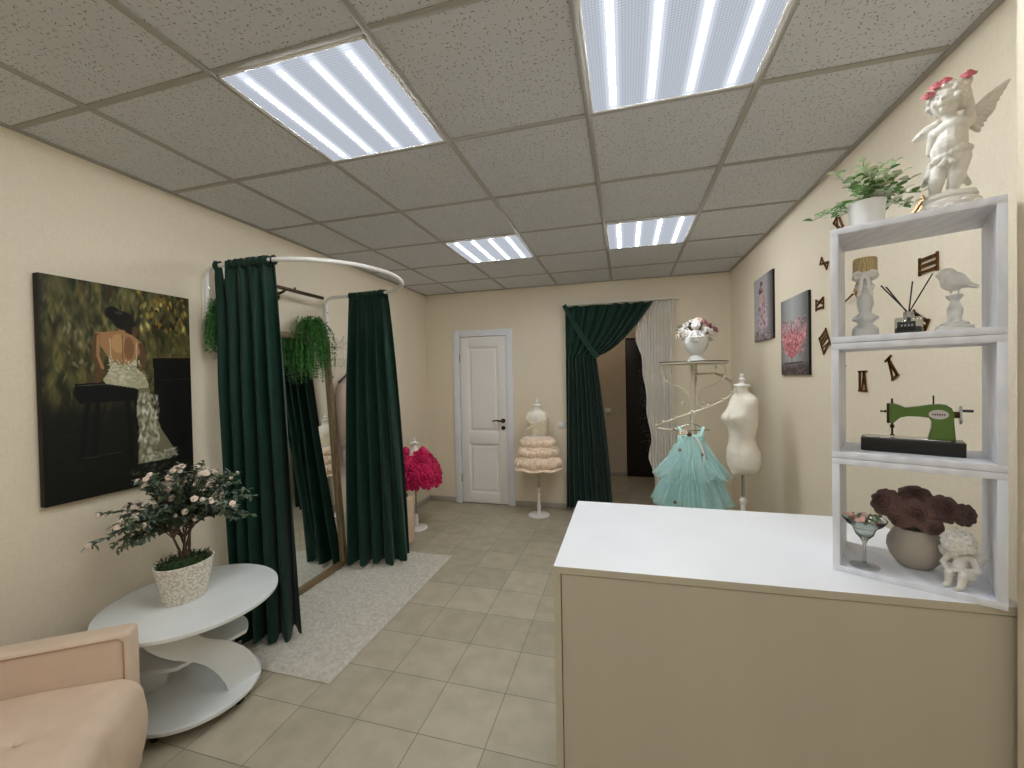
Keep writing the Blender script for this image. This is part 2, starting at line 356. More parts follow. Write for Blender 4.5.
# ------------------------------------------------------------------ room
XL, XR, YB, YN, H = -2.367, 1.045, 4.62, -2.0, 2.544
XP, YP = .775, 1.085          # the wall steps in beside the counter
T = .12
struct('floor', MB().box(((XL + XR) / 2, 2.3, -.05), (6.5, 9.0, .1)), 'tile', smooth=False)
struct('ceiling', MB().box(((XL + XR) / 2, (YB + YN) / 2, H + .05), (XR - XL + 2 * T, YB - YN + 2 * T, .1)), 'ceil', smooth=False)
struct('wall_left', MB().box((XL - T / 2, (YB + YN) / 2, H / 2), (T, YB - YN + 2 * T, H)), 'wall', smooth=False)
struct('wall_right', MB().box((XR + T / 2, (YB + YP) / 2 + .06, H / 2), (T, YB - YP + T, H)), 'wall', smooth=False)
struct('wall_right_front', MB().box(((XP + XR + T) / 2, (YN + YP) / 2, H / 2), (XR + T - XP, YP - YN, H)), 'wall', smooth=False)
struct('wall_front', MB().box(((XL + XR) / 2, YN - T / 2, H / 2), (XR - XL + 2 * T, T, H)), 'wall', smooth=False)
OX0, OX1, OZ = -.60, .46, 2.2
DX0, DX1, DZ = -1.99, -1.27, 2.06
wb = MB()
for x0, x1, z0, z1 in ((XL, DX0, 0, H), (DX0, DX1, DZ, H), (DX1, OX0, 0, H), (OX0, OX1, OZ, H), (OX1, XR, 0, H)):
    wb.box(((x0 + x1) / 2, YB + T / 2, (z0 + z1) / 2), (x1 - x0, T, z1 - z0))
struct('wall_back', wb, 'wall', smooth=False)
# hall beyond the opening
HY = 6.33
struct('wall_hall', MB().box((-.585, HY + T / 2, H / 2), (1.19, T, H)).box((.5, HY + T / 2, (2.06 + H) / 2), (.98, T, H - 2.06)).box((1.2, HY + T / 2, H / 2), (.42, T, H)).box((-1.2, 5.53, H / 2), (.1, 1.6, H)).box((1.4, 5.53, H / 2), (.1, 1.6, H)), 'hall', smooth=False)
struct('ceiling_hall', MB().box((.1, 5.55, H + .05), (2.8, 1.6, .1)), 'hall', smooth=False)
struct('baseboard_hall', MB().box((-.585, HY - .006, .03), (1.19, .012, .06), .002), 'base')
def base_run(name, c, d): struct(name, MB().box(c, d, .003), 'base')
base_run('baseboard_left', (XL + .007, (YB + YN) / 2, .032), (.014, YB - YN - .03, .064))
base_run('baseboard_right', (XR - .007, (YB + YP) / 2, .032), (.014, YB - YP - .03, .064))
struct('baseboard_back', MB().box(((XL + .014 + DX0 - .012) / 2, YB - .007, .032), (DX0 - XL - .026, .014, .064), .003)
       .box(((DX1 + .012 + OX0) / 2, YB - .007, .032), (OX0 - DX1 - .012, .014, .064), .003)
       .box(((OX1 + XR) / 2, YB - .007, .032), (XR - OX1 - .03, .014, .064), .003), 'base')
# ceiling grid
g = MB()
GX = [-1.3255 + .6 * k for k in range(-1, 4)]; GY = [1.074 + .6 * k for k in range(-5, 6)]
for x in GX: g.box((x, (YB + YN) / 2, H - .003), (.024, YB - YN, .006), .001)
for y in GY: g.box(((XL + XR) / 2, y, H - .0025), (XR - XL, .024, .005), .001)
struct('trim_1', g, 'grid')
struct('trim_2', MB().box((XL + .01, (YB + YN) / 2, H - .004), (.02, YB - YN, .008)).box((XR - .01, (YB + YP) / 2, H - .004), (.02, YB - YP, .008))
       .box(((XL + XR) / 2, YB - .01, H - .004), (XR - XL, .02, .008)), 'grid', smooth=False)
# lights
def ceiling_light(x, y, label):
    t = thing('ceiling_light', (x, y, H - .006), label, 'ceiling light', 'four-tube ceiling panels')
    f = MB(); s = .288
    for a in (-1, 1):
        f.box((x + a * (s - .005), y, H - .005), (.010, 2 * s, .009), .001); f.box((x, y + a * (s - .005), H - .005), (2 * s, .010, .009), .001)
    f.build('frame', 'rail', t)
    d = MB().box((0, 0, 0), (2 * s - .02, 2 * s - .02, .004)).build('diffuser', 'panel', None, smooth=False)
    d.parent = t; d.location = (0, 0, -.0005)
    for k in range(4):
        xx = -.2025 + .135 * k
        b = MB().box((0, 0, 0), (.02, .5, .005), .002).build('led_tube', 'tube', None); b.parent = t; b.location = (xx, 0, -.0052)
    return t
ceiling_light(-1.0255, 1.374, 'lit square ceiling panel with four tubes, above the curtained fitting corner at left')
ceiling_light(.1745, 1.374, 'largest lit ceiling panel, above the white counter, cut off by the top edge')
ceiling_light(-1.0255, 3.174, 'small far lit ceiling panel in front of the white door')
ceiling_light(.1745, 3.174, 'small far lit ceiling panel in front of the curtained doorway')
ceiling_light(-1.0255, -.726, 'added unseen lit ceiling panel behind the camera on the left')  # this and the next panel are unseen, added to light counter and shelf fronts
ceiling_light(.1745, -.726, 'added unseen lit ceiling panel behind the camera on the right')

# ------------------------------------------------------------------ white door
d = bpy.data.objects.new('door_1', None); COL.objects.link(d); d.location = (-1.63, YB, 0); d['kind'] = 'structure'
f = MB(); fw = .075
f.box((-2.001 + fw / 2, YB - .008, 1.04), (fw, .03, 2.08), .003).box((-1.262 - fw / 2, YB - .008, 1.04), (fw, .03, 2.08), .003).box((-1.6315, YB - .008, 2.08 - fw / 2), (.739 - 2 * fw, .03, fw), .003)
f.build('frame', 'doorframe', d)
lx0, lx1, lz1 = -1.921, -1.343, 2.0
lf = MB(); cx = (lx0 + lx1) / 2; st = .1
yl = YB + .012
lf.box((lx0 + st / 2, yl, 1.005), (st, .036, 1.99), .002).box((lx1 - st / 2, yl, 1.005), (st, .036, 1.99), .002)
for z0, z1 in ((.01, .13), (.72, .86), (1.88, 2.0)): lf.box((cx, yl, (z0 + z1) / 2), (lx1 - lx0 - 2 * st, .036, z1 - z0), .002)
dl = lf.build('door_leaf', 'door', d)
pw = lx1 - lx0 - 2 * st
for z0, z1 in ((.13, .72), (.86, 1.88)):
    p = MB(); hh = (z1 - z0) / 2; zc = (z0 + z1) / 2
    V = []
    for (ax, az, yy) in ((pw / 2, hh, yl - .010), (pw / 2 - .014, hh - .014, yl - .001), (pw / 2 - .030, hh - .030, yl - .001), (pw / 2 - .045, hh - .045, yl - .014)):
        V += [(cx - ax, yy, zc - az), (cx + ax, yy, zc - az), (cx + ax, yy, zc + az), (cx - ax, yy, zc + az)]
    F = [(4 * k + i, 4 * k + (i + 1) % 4, 4 * k + 4 + (i + 1) % 4, 4 * k + 4 + i) for k in range(3) for i in range(4)] + [(12, 13, 14, 15)]
    p.add(V, F).build('door_panel', 'door', dl, sharp=15)
h = MB(); hx = lx1 - .045
h.tube([(hx, yl - .018, 1.0), (hx, yl - .030, 1.0)], .026, 20).tube([(hx, yl - .03, 1.0), (hx, yl - .065, 1.0), (hx - .02, yl - .07, 1.0), (hx - .07, yl - .068, 1.006), (hx - .125, yl - .062, .998)], [.01, .01, .011, .009, .007], 12)
h.build('door_handle', 'bronze', dl)
MB().tube([(hx, yl - .018, .915), (hx, yl - .028, .915)], .024, 20).tube([(hx, yl - .028, .915), (hx, yl - .045, .915)], .009, 10).box((hx, yl - .048, .915), (.008, .01, .03), .003).build('lock_knob', 'bronze', dl)
for z in (.3, 1.75): MB().tube([(lx0 - .003, yl - .024, z - .045), (lx0 - .003, yl - .024, z + .045)], .007, 10).build('hinge', 'silver', d)
# dark hall door
d2 = bpy.data.objects.new('door_2', None); COL.objects.link(d2); d2.location = (.5, HY, 0); d2['kind'] = 'structure'
MB().box((.5, HY + .03, 1.02), (.96, .05, 2.04), .003).build('door_leaf', 'doordark', d2)
MB().box((.5, HY - .002, .98), (.6, .02, 1.2), .004).build('speckled_panel', 'speckle', d2)
MB().box((.5, HY - .002, 1.82), (.6, .02, .22), .01).build('door_panel', 'doordark', d2)
# switches
def switch(p, label):
    t = thing('light_switch', p, label, 'light switch')
    x, y, z = p
    MB().box((x, y - .006, z), (.082, .012, .082), .004).build('faceplate', 'socket', t)
    MB().box((x, y - .015, z), (.044, .008, .05), .003).build('rocker', 'socket', t)
switch((-.70, YB, .96), 'white square switch on the back wall beside the green doorway curtain')
switch((-.255, HY, .975), 'white switch on the dim hall wall left of the dark door')

# ------------------------------------------------------------------ paintings (pigment per vertex)
class Canvas:
    def __init__(s, w, h, bg):
        s.w, s.h = w, h; s.a = np.zeros((h, w, 3)); s.a[:] = bg
        s.U, s.V = np.meshgrid((np.arange(w) + .5) / w, (np.arange(h) + .5) / h); s.rng = np.random.default_rng(3)
    def put(s, mask, col, a=1.0):
        k = (mask * a)[..., None]; s.a = s.a * (1 - k) + np.array(col) * k
    def ell(s, cu, cv, ru, rv, col, a=1, ang=0, soft=.15):
        x = s.U - cu; y = (s.V - cv); asp = s.h / s.w; y = y * asp; c, n = math.cos(ang), math.sin(ang)
        X = c * x + n * y; Y = -n * x + c * y; d = np.sqrt((X / ru) ** 2 + (Y / (rv * asp)) ** 2)
        s.put(np.clip((1 - d) / soft, 0, 1), col, a)
    def poly(s, pts, col, a=1):
        m = np.zeros(s.U.shape, bool); n = len(pts)
        for i in range(n):
            x0, y0 = pts[i]; x1, y1 = pts[(i + 1) % n]
            if y0 == y1: continue
            c = ((s.V >= min(y0, y1)) & (s.V < max(y0, y1))); xi = x0 + (s.V - y0) / (y1 - y0) * (x1 - x0); m ^= c & (s.U < xi)
        s.put(m.astype(float), col, a)
    def line(s, pts, r, col, a=1):
        asp = s.h / s.w
        for (x0, y0), (x1, y1) in zip(pts, pts[1:]):
            dx, dy = x1 - x0, (y1 - y0) * asp; t = np.clip(((s.U - x0) * dx + (s.V - y0) * asp * dy) / (dx * dx + dy * dy + 1e-9), 0, 1)
            dd = np.sqrt((s.U - x0 - t * dx) ** 2 + ((s.V - y0) * asp - t * dy) ** 2); s.put(np.clip((r - dd) / (r * .4) , 0, 1), col, a)
    def dabs(s, n, u, v, ru, rv, cols, a=.7):
        for _ in range(n):
            s.ell(s.rng.uniform(*u), s.rng.uniform(*v), s.rng.uniform(ru * .4, ru), s.rng.uniform(rv * .4, rv), cols[s.rng.integers(len(cols))], a * s.rng.uniform(.4, 1), s.rng.uniform(-.4, .4), .6)
def picture_mesh(cv, fn):
    w, h = cv.w, cv.h; me = bpy.data.meshes.new('painted_canvas')
    V = [fn(i / w, j / h) for j in range(h + 1) for i in range(w + 1)]
    F = [(j * (w + 1) + i, j * (w + 1) + i + 1, (j + 1) * (w + 1) + i + 1, (j + 1) * (w + 1) + i) for j in range(h) for i in range(w)]
    me.from_pydata([tuple(v) for v in V], [], F)
    ca = me.attributes.new('pigment', 'FLOAT_COLOR', 'FACE')
    a = np.ones((h * w, 4)); c = np.clip(cv.a, 0, 255).reshape(-1, 3) / 255; a[:, :3] = np.where(c <= .04045, c / 12.92, ((c + .055) / 1.055) ** 2.4)
    ca.data.foreach_set('color', a.ravel().astype(np.float32)); me.materials.append(M['paint']); return me
def hang_picture(name, label, cv, side, y0, y1, z0, z1, edge, thick=.03):
    x = XL if side < 0 else XR; t = thing(name, (x, (y0 + y1) / 2, z0), label, 'picture')
    sx = 1 if side < 0 else -1
    MB().box((x + sx * thick / 2, (y0 + y1) / 2, (z0 + z1) / 2), (thick, y1 - y0, z1 - z0), .002).build('stretcher', edge, t)
    xs = x + sx * (thick + .0008)
    fn = (lambda u, v: (xs, y0 + (y1 - y0) * u, z1 - (z1 - z0) * v)) if side < 0 else (lambda u, v: (xs, y1 - (y1 - y0) * u, z1 - (z1 - z0) * v))
    o = bpy.data.objects.new('painted_canvas', picture_mesh(cv, fn)); COL.objects.link(o); o.parent = t; o.matrix_parent_inverse = world_of(t).inverted()
    return t
c = Canvas(190, 310, (38, 42, 24))
c.dabs(500, (0, 1), (0, .62), .045, .09, [(84, 84, 46), (64, 66, 36), (108, 104, 62), (48, 48, 28), (122, 112, 58), (76, 62, 34)], .7)
c.dabs(700, (0, 1), (0, .6), .014, .04, [(120, 116, 66), (60, 62, 34), (148, 138, 84), (44, 42, 24), (96, 84, 44)], .5)
c.dabs(90, (.1, .7), (0, .35), .03, .06, [(128, 122, 76), (100, 102, 66), (150, 146, 100)], .5)
c.dabs(60, (.6, .98), (.0, .2), .02, .03, [(206, 164, 70), (166, 124, 48), (232, 208, 130), (50, 38, 20)], .9)
c.dabs(26, (.68, .9), (.08, .2), .018, .02, [(24, 18, 10)], .9)
c.dabs(30, (.08, .3), (.2, .42), .02, .03, [(150, 120, 80), (186, 176, 140)], .5)
c.put((np.clip((c.V - .5) / .12, 0, 1)), (16, 17, 12), .85)
c.dabs(120, (0, 1), (.62, 1), .06, .02, [(28, 28, 20), (12, 12, 10), (36, 34, 22)], .5)
c.poly([(.69, .34), (1, .33), (1, .92), (.71, .86)], (12, 12, 11)); c.line([(.69, .342), (1, .333)], .006, (130, 100, 60), .8); c.line([(.76, .46), (1, .455)], .003, (60, 54, 40), .8)
c.ell(.86, .30, .018, .022, (120, 110, 80), .7)
c.poly([(.18, .475), (.60, .455), (.62, .52), (.58, .56), (.2, .565), (.17, .52)], (10, 10, 9)); c.line([(.2, .483), (.42, .475)], .005, (110, 110, 96), .6)
for p in (((.25, .56), (.2, .82)), ((.31, .56), (.28, .8)), ((.5, .56), (.52, .85)), ((.56, .56), (.58, .8))): c.line(p, .02, (11, 11, 10))
c.line([(.18, .83), (.5, .82)], .012, (14, 14, 12)); c.line([(.2, .815), (.46, .81)], .003, (90, 90, 78), .5)
# seated figure from behind
SK, SKD, SKL = (168, 126, 84), (98, 70, 44), (208, 168, 118)
c.line([(.475, .2), (.478, .27)], .032, SK)
c.poly([(.30, .235), (.40, .225), (.47, .215), (.55, .235), (.615, .27), (.60, .32), (.56, .36), (.55, .41), (.40, .41), (.385, .35), (.34, .30)], SK)
c.ell(.45, .28, .05, .05, SKL, .6); c.ell(.52, .30, .04, .06, SKD, .5); c.line([(.478, .24), (.475, .38)], .005, SKD, .7)
c.line([(.315, .25), (.305, .34), (.335, .40), (.31, .46)], .026, SKD); c.line([(.325, .25), (.318, .34), (.345, .40)], .013, SK)
c.line([(.605, .28), (.625, .35), (.61, .42)], .022, SKD)
c.poly([(.385, .345), (.42, .37), (.48, .385), (.54, .37), (.575, .345), (.57, .40), (.62, .43), (.655, .48), (.64, .53), (.56, .50), (.36, .475), (.345, .455), (.39, .41)], (176, 172, 140))
c.dabs(120, (.38, .6), (.36, .42), .012, .008, [(220, 214, 184), (120, 112, 80), (240, 236, 214)], .8)
c.dabs(70, (.37, .63), (.41, .48), .03, .012, [(206, 200, 172), (150, 146, 112), (224, 220, 196)], .7)
c.line([(.395, .26), (.40, .35)], .004, (200, 190, 160)); c.line([(.575, .27), (.57, .35)], .004, (200, 190, 160))
c.ell(.485, .165, .075, .05, (26, 22, 18)); c.ell(.42, .135, .055, .035, (22, 18, 15)); c.ell(.53, .19, .045, .04, (30, 24, 20)); c.ell(.46, .13, .03, .008, (84, 74, 60), .6)
c.ell(.565, .215, .02, .03, SKD, .9)
c.poly([(.58, .50), (.66, .50), (.68, .60), (.74, .72), (.86, .86), (.80, .885), (.56, .885), (.58, .74), (.56, .62)], (120, 118, 92))
c.dabs(220, (.57, .72), (.53, .87), .022, .028, [(226, 222, 200), (150, 148, 120), (84, 84, 60), (244, 242, 226)], .7)
c.dabs(60, (.62, .86), (.83, .88), .03, .01, [(214, 212, 194), (150, 150, 128)], .7)
c.dabs(60, (.5, .8), (.9, .98), .02, .012, [(120, 122, 104), (60, 62, 50)], .5)
c.put(np.clip((.05 - c.U) / .05, 0, 1), (18, 18, 14), .6)
hang_picture('wall_painting', 'large dark oil painting of a woman seated on a stool seen from behind', c, -1, 1.118, 1.728, .995, 1.975, 'canvasedge')
c = Canvas(110, 130, (150, 146, 146))
c.put(np.clip(1.2 - np.abs(c.U - .35) * 1.6, 0, 1), (176, 172, 172), .8); c.put(np.clip((c.U - .7) / .3, 0, 1), (58, 52, 54), .8); c.put(np.clip((c.V - .8) / .2, 0, 1), (90, 80, 82), .6)
c.ell(.42, .13, .07, .06, (64, 44, 44)); c.ell(.38, .22, .12, .06, (90, 66, 66)); c.ell(.42, .17, .04, .05, (190, 150, 140))
c.poly([(.34, .26), (.52, .26), (.56, .45), (.74, .8), (.2, .82), (.34, .48)], (196, 168, 172)); c.dabs(200, (.2, .72), (.4, .95), .05, .04, [(212, 186, 190), (120, 90, 98), (86, 66, 72), (228, 212, 214)], .6)
c.line([(.36, .3), (.26, .45)], .03, (200, 164, 152)); c.line([(.52, .3), (.6, .44)], .03, (170, 130, 124)); c.dabs(50, (.1, .9), (.85, 1), .08, .03, [(60, 48, 54), (210, 180, 184), (150, 120, 130)], .7)
hang_picture('wall_canvas', 'small canvas of a child in a pink dress, nearer the corner of the right wall', c, 1, 3.345, 3.78, 1.755, 2.25, 'canvasedge', .014)
c = Canvas(110, 130, (142, 142, 140))
c.put(np.clip(1 - np.abs(c.U - .45) * 3, 0, 1), (190, 192, 190), .7); c.put(np.clip((np.abs(c.U - .45) - .3) / .2, 0, 1), (84, 82, 80), .7); c.put(np.clip((c.V - .82) / .1, 0, 1), (58, 44, 44), .8)
c.poly([(.05, .42), (.1, .3), (.2, .5), (.35, .36), (.45, .5), (.6, .33), (.7, .5), (.95, .38), (.9, .56), (.7, .68), (.5, .78), (.34, .78), (.16, .7), (.06, .55)], (196, 124, 128))
c.dabs(300, (.05, .92), (.28, .72), .035, .03, [(232, 176, 176), (140, 50, 60), (216, 130, 136), (240, 222, 222), (96, 24, 34)], .7)
c.dabs(40, (.2, .9), (.22, .45), .012, .012, [(236, 190, 190), (240, 236, 236)], .8); c.dabs(70, (.25, .75), (.6, .77), .03, .02, [(96, 24, 36), (150, 60, 70)], .7)
c.line([(.43, .76), (.43, .86)], .02, (120, 60, 64)); c.line([(.14, .85), (.8, .845)], .016, (70, 60, 62)); c.dabs(60, (.1, .9), (.87, .99), .05, .02, [(170, 160, 160), (60, 50, 50), (120, 70, 74)], .7)
c.line([(.4, .3), (.42, .45)], .018, (110, 40, 50), .8)
hang_picture('wall_canvas', 'canvas with a pink splashing goblet shape, nearer the wall clock', c, 1, 2.755, 3.187, 1.487, 1.98, 'canvasedge', .014)

# ------------------------------------------------------------------ wall clock
cy_, cz_ = 2.22, 1.876
t = thing('wall_clock', (XR, cy_, cz_), 'large stick-on wall clock with separate bronze roman numerals around a gold centre', 'clock')
def numeral(txt, k):
    ang = PI / 2 - k * PI / 6; R = .42
    rad = (math.cos(ang), math.sin(ang)); tan = (rad[1], -rad[0])   # tan = to the right while reading
    m = MB(); hgt, w, th = .088, .012, .005
    adv = {'I': .022, 'V': .048, 'X': .046}; tot = sum(adv[ch] for ch in txt); x = -tot / 2
    def bar(x0, y0, x1, y1, w=w):
        a = Vector((x0, y0)); b = Vector((x1, y1)); dd = (b - a).normalized(); nn = Vector((-dd.y, dd.x)) * w / 2
        pts = [a + nn, b + nn, b - nn, a - nn]
        def world(p, dep):
            tx = tan[0] * p.x + rad[0] * (R + p.y); tz = tan[1] * p.x + rad[1] * (R + p.y)
            return (XR - dep, cy_ - tx, cz_ + tz)
        m.prism(pts, lambda p: world(p, .001), lambda p: world(p, .001 + th))
    for ch in txt:
        c0 = x + adv[ch] / 2; h2 = hgt / 2
        if ch == 'I': bar(c0, -h2, c0, h2)
        if ch == 'V': bar(c0 - .017, h2, c0, -h2); bar(c0 + .017, h2, c0, -h2, .007)
        if ch == 'X': bar(c0 - .018, h2, c0 + .018, -h2); bar(c0 + .018, h2, c0 - .018, -h2, .007)
        x += adv[ch]
    bar(-tot / 2, hgt / 2, tot / 2, hgt / 2, .008); bar(-tot / 2, -hgt / 2, tot / 2, -hgt / 2, .008)
    m.build('numeral', 'gold', t, sharp=20)
for k, s_ in enumerate(('XII', 'I', 'II', 'III', 'IIII', 'V', 'VI', 'VII', 'VIII', 'IX', 'X', 'XI')): numeral(s_, k)
MB().lathe([(.0, 0), (.05, 0), (.05, .012), (.02, .02)], n=8, rf=lambda a, z: 1 + .12 * math.cos(4 * a)).build('clock_centre', 'brightgold', t)
o = [q for q in kids(t) if q.name.startswith('clock_centre')][0]
o.matrix_parent_inverse = Matrix.Identity(4); o.rotation_euler = (0, -PI / 2, 0); o.location = (-.001, 0, 0)
for (dy, dz, L_) in ((.95, -.32, .185), (-.1, -.9, .12)):
    n_ = math.hypot(dy, dz); dy /= n_; dz /= n_
    MB().tube([(XR - .018, cy_ + dy * .05, cz_ + dz * .05), (XR - .018, cy_ + dy * L_, cz_ + dz * L_)], [.005, .0025], 6).build('clock_hand', 'gold', t)
# cable clip above the sewing machine: nothing more on this wall

# ------------------------------------------------------------------ counter
CX0, CX1, CY0, CY1, CZ = -.19, .80, 1.075, 1.655, 1.0
t = thing('reception_counter', ((CX0 + CX1) / 2, (CY0 + CY1) / 2, 0), 'white-topped reception counter with a greige front, right foreground', 'counter')
FL, FR = 1.066, 1.097      # the front runs very slightly askew to the back wall
def plan(pts, z0, z1): return MB().prism(pts, lambda p: (p[0], p[1], z0), lambda p: (p[0], p[1], z1))
def fy(x, d_=0): return FL + (FR - FL) * (x - CX0) / (CX1 - CX0) + d_
plan([(CX0, fy(CX0, .0015)), (CX1, fy(CX1, .0015)), (CX1, CY1), (CX0, CY1)], CZ - .018, CZ).build('countertop', 'white', t)
plan([(CX0, fy(CX0)), (CX1, fy(CX1)), (CX1, fy(CX1, .0015)), (CX0, fy(CX0, .0015))], CZ - .018, CZ - .0002).build('edge_band', 'counterfront', t)
plan([(CX0, fy(CX0)), (CX0 + .018, fy(CX0 + .018)), (CX0 + .018, CY1 - .002), (CX0, CY1 - .002)], 0, CZ - .018).build('side_panel', 'counterfront', t)
plan([(CX0 + .020, fy(CX0 + .02, .006)), (CX1, fy(CX1, .006)), (CX1, fy(CX1, .024)), (CX0 + .020, fy(CX0 + .02, .024))], 0, CZ - .022).build('front_panel', 'counterfront', t)
plan([(CX1 - .018, fy(CX1, .026)), (CX1, fy(CX1, .026)), (CX1, CY1 - .002), (CX1 - .018, CY1 - .002)], 0, CZ - .018).build('side_panel', 'counterfront', t)

# ------------------------------------------------------------------ shelf unit on the counter
A0 = Vector((.500, 1.2068, 0)); UU = Vector((.8872, -.4613, 0)); NN = Vector((.4613, .8872, 0)); SW, SD = .286, .2
RS = Matrix((UU, NN, (0, 0, 1))).transposed()
def S(s, d_, z): return A0 + UU * s + NN * d_ + Vector((0, 0, z))
def shp(px, py, dd):
    r = RM @ np.array([(px - 512) / FPX, 1, -(py - 384) / FPX]); o = np.array([*(A0 + NN * dd)]); n_ = np.array(NN)
    tt = ((o - EYE) @ n_) / (r @ n_); P = EYE + r * tt; return float((P - o) @ np.array(UU)), float(P[2])
t = thing('display_shelf', S(SW / 2, SD / 2, CZ), 'white three-box open display shelf standing on the counter', 'shelf')
bt = .015; CZ0 = CZ; hs = [(1.0, 1.285), (1.286, 1.571), (1.572, 1.855)]
for z0, z1 in hs:
    m = MB()
    m.box(S(SW / 2, SD / 2, z0 + bt / 2), (SW, SD, bt), .0008, RS).box(S(SW / 2, SD / 2, z1 - bt / 2), (SW, SD, bt), .0008, RS)
    m.box(S(bt / 2, SD / 2, (z0 + z1) / 2), (bt, SD, z1 - z0 - 2 * bt), .0008, RS).box(S(SW - bt / 2, SD / 2, (z0 + z1) / 2), (bt, SD, z1 - z0 - 2 * bt), .0008, RS)
    m.build('shelf_box', 'whitegrain', t)
ZF = [1.0 + bt, 1.286 + bt, 1.572 + bt, 1.855]     # standing heights

def facing(P):   # local frame for small things: X to the viewer's right, Y away from the camera
    v = Vector((P[0], P[1], 0)).normalized(); return Matrix(((v.y, v.x, 0), (-v.x, v.y, 0), (0, 0, 1)))
class Loc(MB):   # mesh built in a thing's own frame
    def put(s, P, R=None, k=1): R = R or Matrix.Identity(3); s.v = [tuple(R @ (Vector(p) * k) + Vector(P)) for p in s.v]; return s

# --- cherub statue on top
def curls(m, c, R, n, r, zmin=-.2, front=None):
    for i in range(n):
        z = 1 - 2 * (i + .5) / n; a = i * 2.39996; q = math.sqrt(1 - z * z); p = Vector((q * math.cos(a), q * math.sin(a), z))
        if z < zmin: continue
        if front and p.dot(Vector(front).normalized()) > .55 and z < .62: continue
        m.ball(Vector(c) + Vector((p.x * R[0], p.y * R[1], p.z * R[2])), r * random.uniform(.75, 1.2), 8, 6)
P0 = S(.212, .10, 1.855); R0 = facing(P0)
t = thing('cherub_statue', P0, 'white winged cherub statue with pink flower crown, standing on top of the display shelf', 'statue')
m = Loc()
# body, metres, X right / -Y front
m.capsule((-.002, .004, .135), (.006, .006, .205), .034, .027); m.ball((-.006, -.008, .155), (.031, .028, .032)); m.ball((.004, .0, .205), (.036, .022, .02)); m.capsule((.002, 0, .215), (-.002, -.002, .238), .014, .014)
m.capsule((-.018, .0, .125), (-.025, -.012, .085), .021, .015); m.capsule((-.025, -.012, .085), (-.03, .004, .055), .016, .010)
m.capsule((.016, .0, .13), (.012, -.012, .088), .0225, .0155); m.capsule((.012, -.012, .088), (.002, -.002, .058), .017, .011)
m.capsule((-.03, .006, .052), (-.038, -.02, .049), .010, .008); m.capsule((.002, .0, .052), (-.004, -.026, .05), .010, .008)
HC = (-.006, -.008, .268)
m.ball(HC, (.030, .031, .034)); m.ball((-.012, -.030, .254), (.012, .010, .009)); m.ball((-.024, -.026, .258), .009); m.ball((.002, -.028, .257), .009)
m.ball((-.014, -.0385, .263), (.0032, .004, .005)); m.ball((-.013, -.0375, .252), (.0055, .003, .0016)); m.ball((-.013, -.0375, .2485), (.004, .0026, .0014)); m.ball((-.012, -.029, .242), .0065)
m.ball((-.0225, -.0335, .270), (.0042, .003, .0026)); m.ball((-.003, -.0355, .270), (.0042, .003, .0026)); m.ball((-.022, -.033, .277), (.007, .003, .0016)); m.ball((-.002, -.035, .277), (.007, .003, .0016))
curls(m, HC, (.032, .034, .036), 90, .0075, -.55, (-.35, -.93, -.3))
# raised arm at right, lowered arm at left
m.capsule((.032, .014, .212), (.034, .026, .245), .0135, .0115); m.capsule((.034, .026, .245), (.029, .014, .292), .011, .008); m.ball((.014, .012, .272), (.024, .022, .028)); m.ball((.030, .006, .298), (.009, .008, .010))
for k in range(4): m.capsule((.026 + .004 * k, .002, .300), (.018 + .006 * k, -.003, .308), .0026, .002, 6)
m.capsule((-.028, .012, .206), (-.034, .028, .172), .0135, .0115); m.capsule((-.034, .028, .172), (-.014, .038, .148), .011, .008)
# loin cloth: belt, knot, hanging end
for k in range(22):
    a = 2 * PI * k / 22; m.ball((-.002 + .036 * math.cos(a), .004 + .032 * math.sin(a), .138 + .012 * math.cos(a) + .002 * math.sin(5 * a)), (.008, .008, .009), 8, 6)
m.ball((-.006, -.029, .129), (.007, .006, .006)); m.capsule((-.008, -.030, .126), (-.016, -.033, .115), .004, .006); m.capsule((-.003, -.03, .126), (.004, -.033, .116), .004, .006)
for k in range(5): m.capsule((-.033 - .001 * k, -.006 + .006 * k, .132), (-.040 - .002 * k, -.010 + .008 * k, .098 + .003 * (k % 2)), .005, .008)
m.capsule((.024, .022, .09), (.032, .032, .078), .008, .006)
m.v = [(p[0] * .90 + .001, p[1], p[2]) for p in m.v]
m.put(P0, R0).build('figure', 'plaster', t, remesh=.0018)
m = Loc(); m.lathe([(.0, 0), (.052, 0), (.054, .008), (.050, .014), (.047, .016), (.050, .022), (.049, .03), (.042, .036), (.046, .041), (.044, .049), (.03, .052), (0, .053)], n=40, rf=lambda a, z: 1 + .025 * math.sin(5 * a + z * 90), cap=False)
for k in range(12): a = k * 2 * PI / 12; m.ball((.047 * math.cos(a), .047 * math.sin(a), .018 + .004 * math.sin(k * 2)), (.010, .010, .007), 8, 6)
m.put(P0, R0).build('plinth', 'plaster', t)
def wing(m, root, tip, drop, n=7, up=(0, 0, 1), yb=.02):
    root = Vector(root); tip = Vector(tip)
    for row, (ln, w) in enumerate(((1, .0075), (.72, .008), (.45, .0085))):
        for k in range(n):
            f = (k + .5) / n; st = root.lerp(tip, f * .62 * ln * .8); e = root.lerp(tip, .3 + .7 * f) + Vector((0, .0, -drop * (1 - f) ** .8))
            e = st.lerp(e, ln); dd = (e - st); mid = st + dd * .55
            m.tube([st, st.lerp(e, .35) + Vector((0, -.002 * row, 0)), mid + Vector((0, -.002 * row, 0)), st.lerp(e, .85), e], [w * .5, w, w * .95, w * .7, w * .25], 8)
m = Loc(); wing(m, (.024, .026, .222), (.094, .032, .292), .060, 10); m.capsule((.020, .024, .215), (.062, .03, .264), .010, .006); m.ball((.046, .030, .232), (.028, .005, .022), rot=RY(-.6))
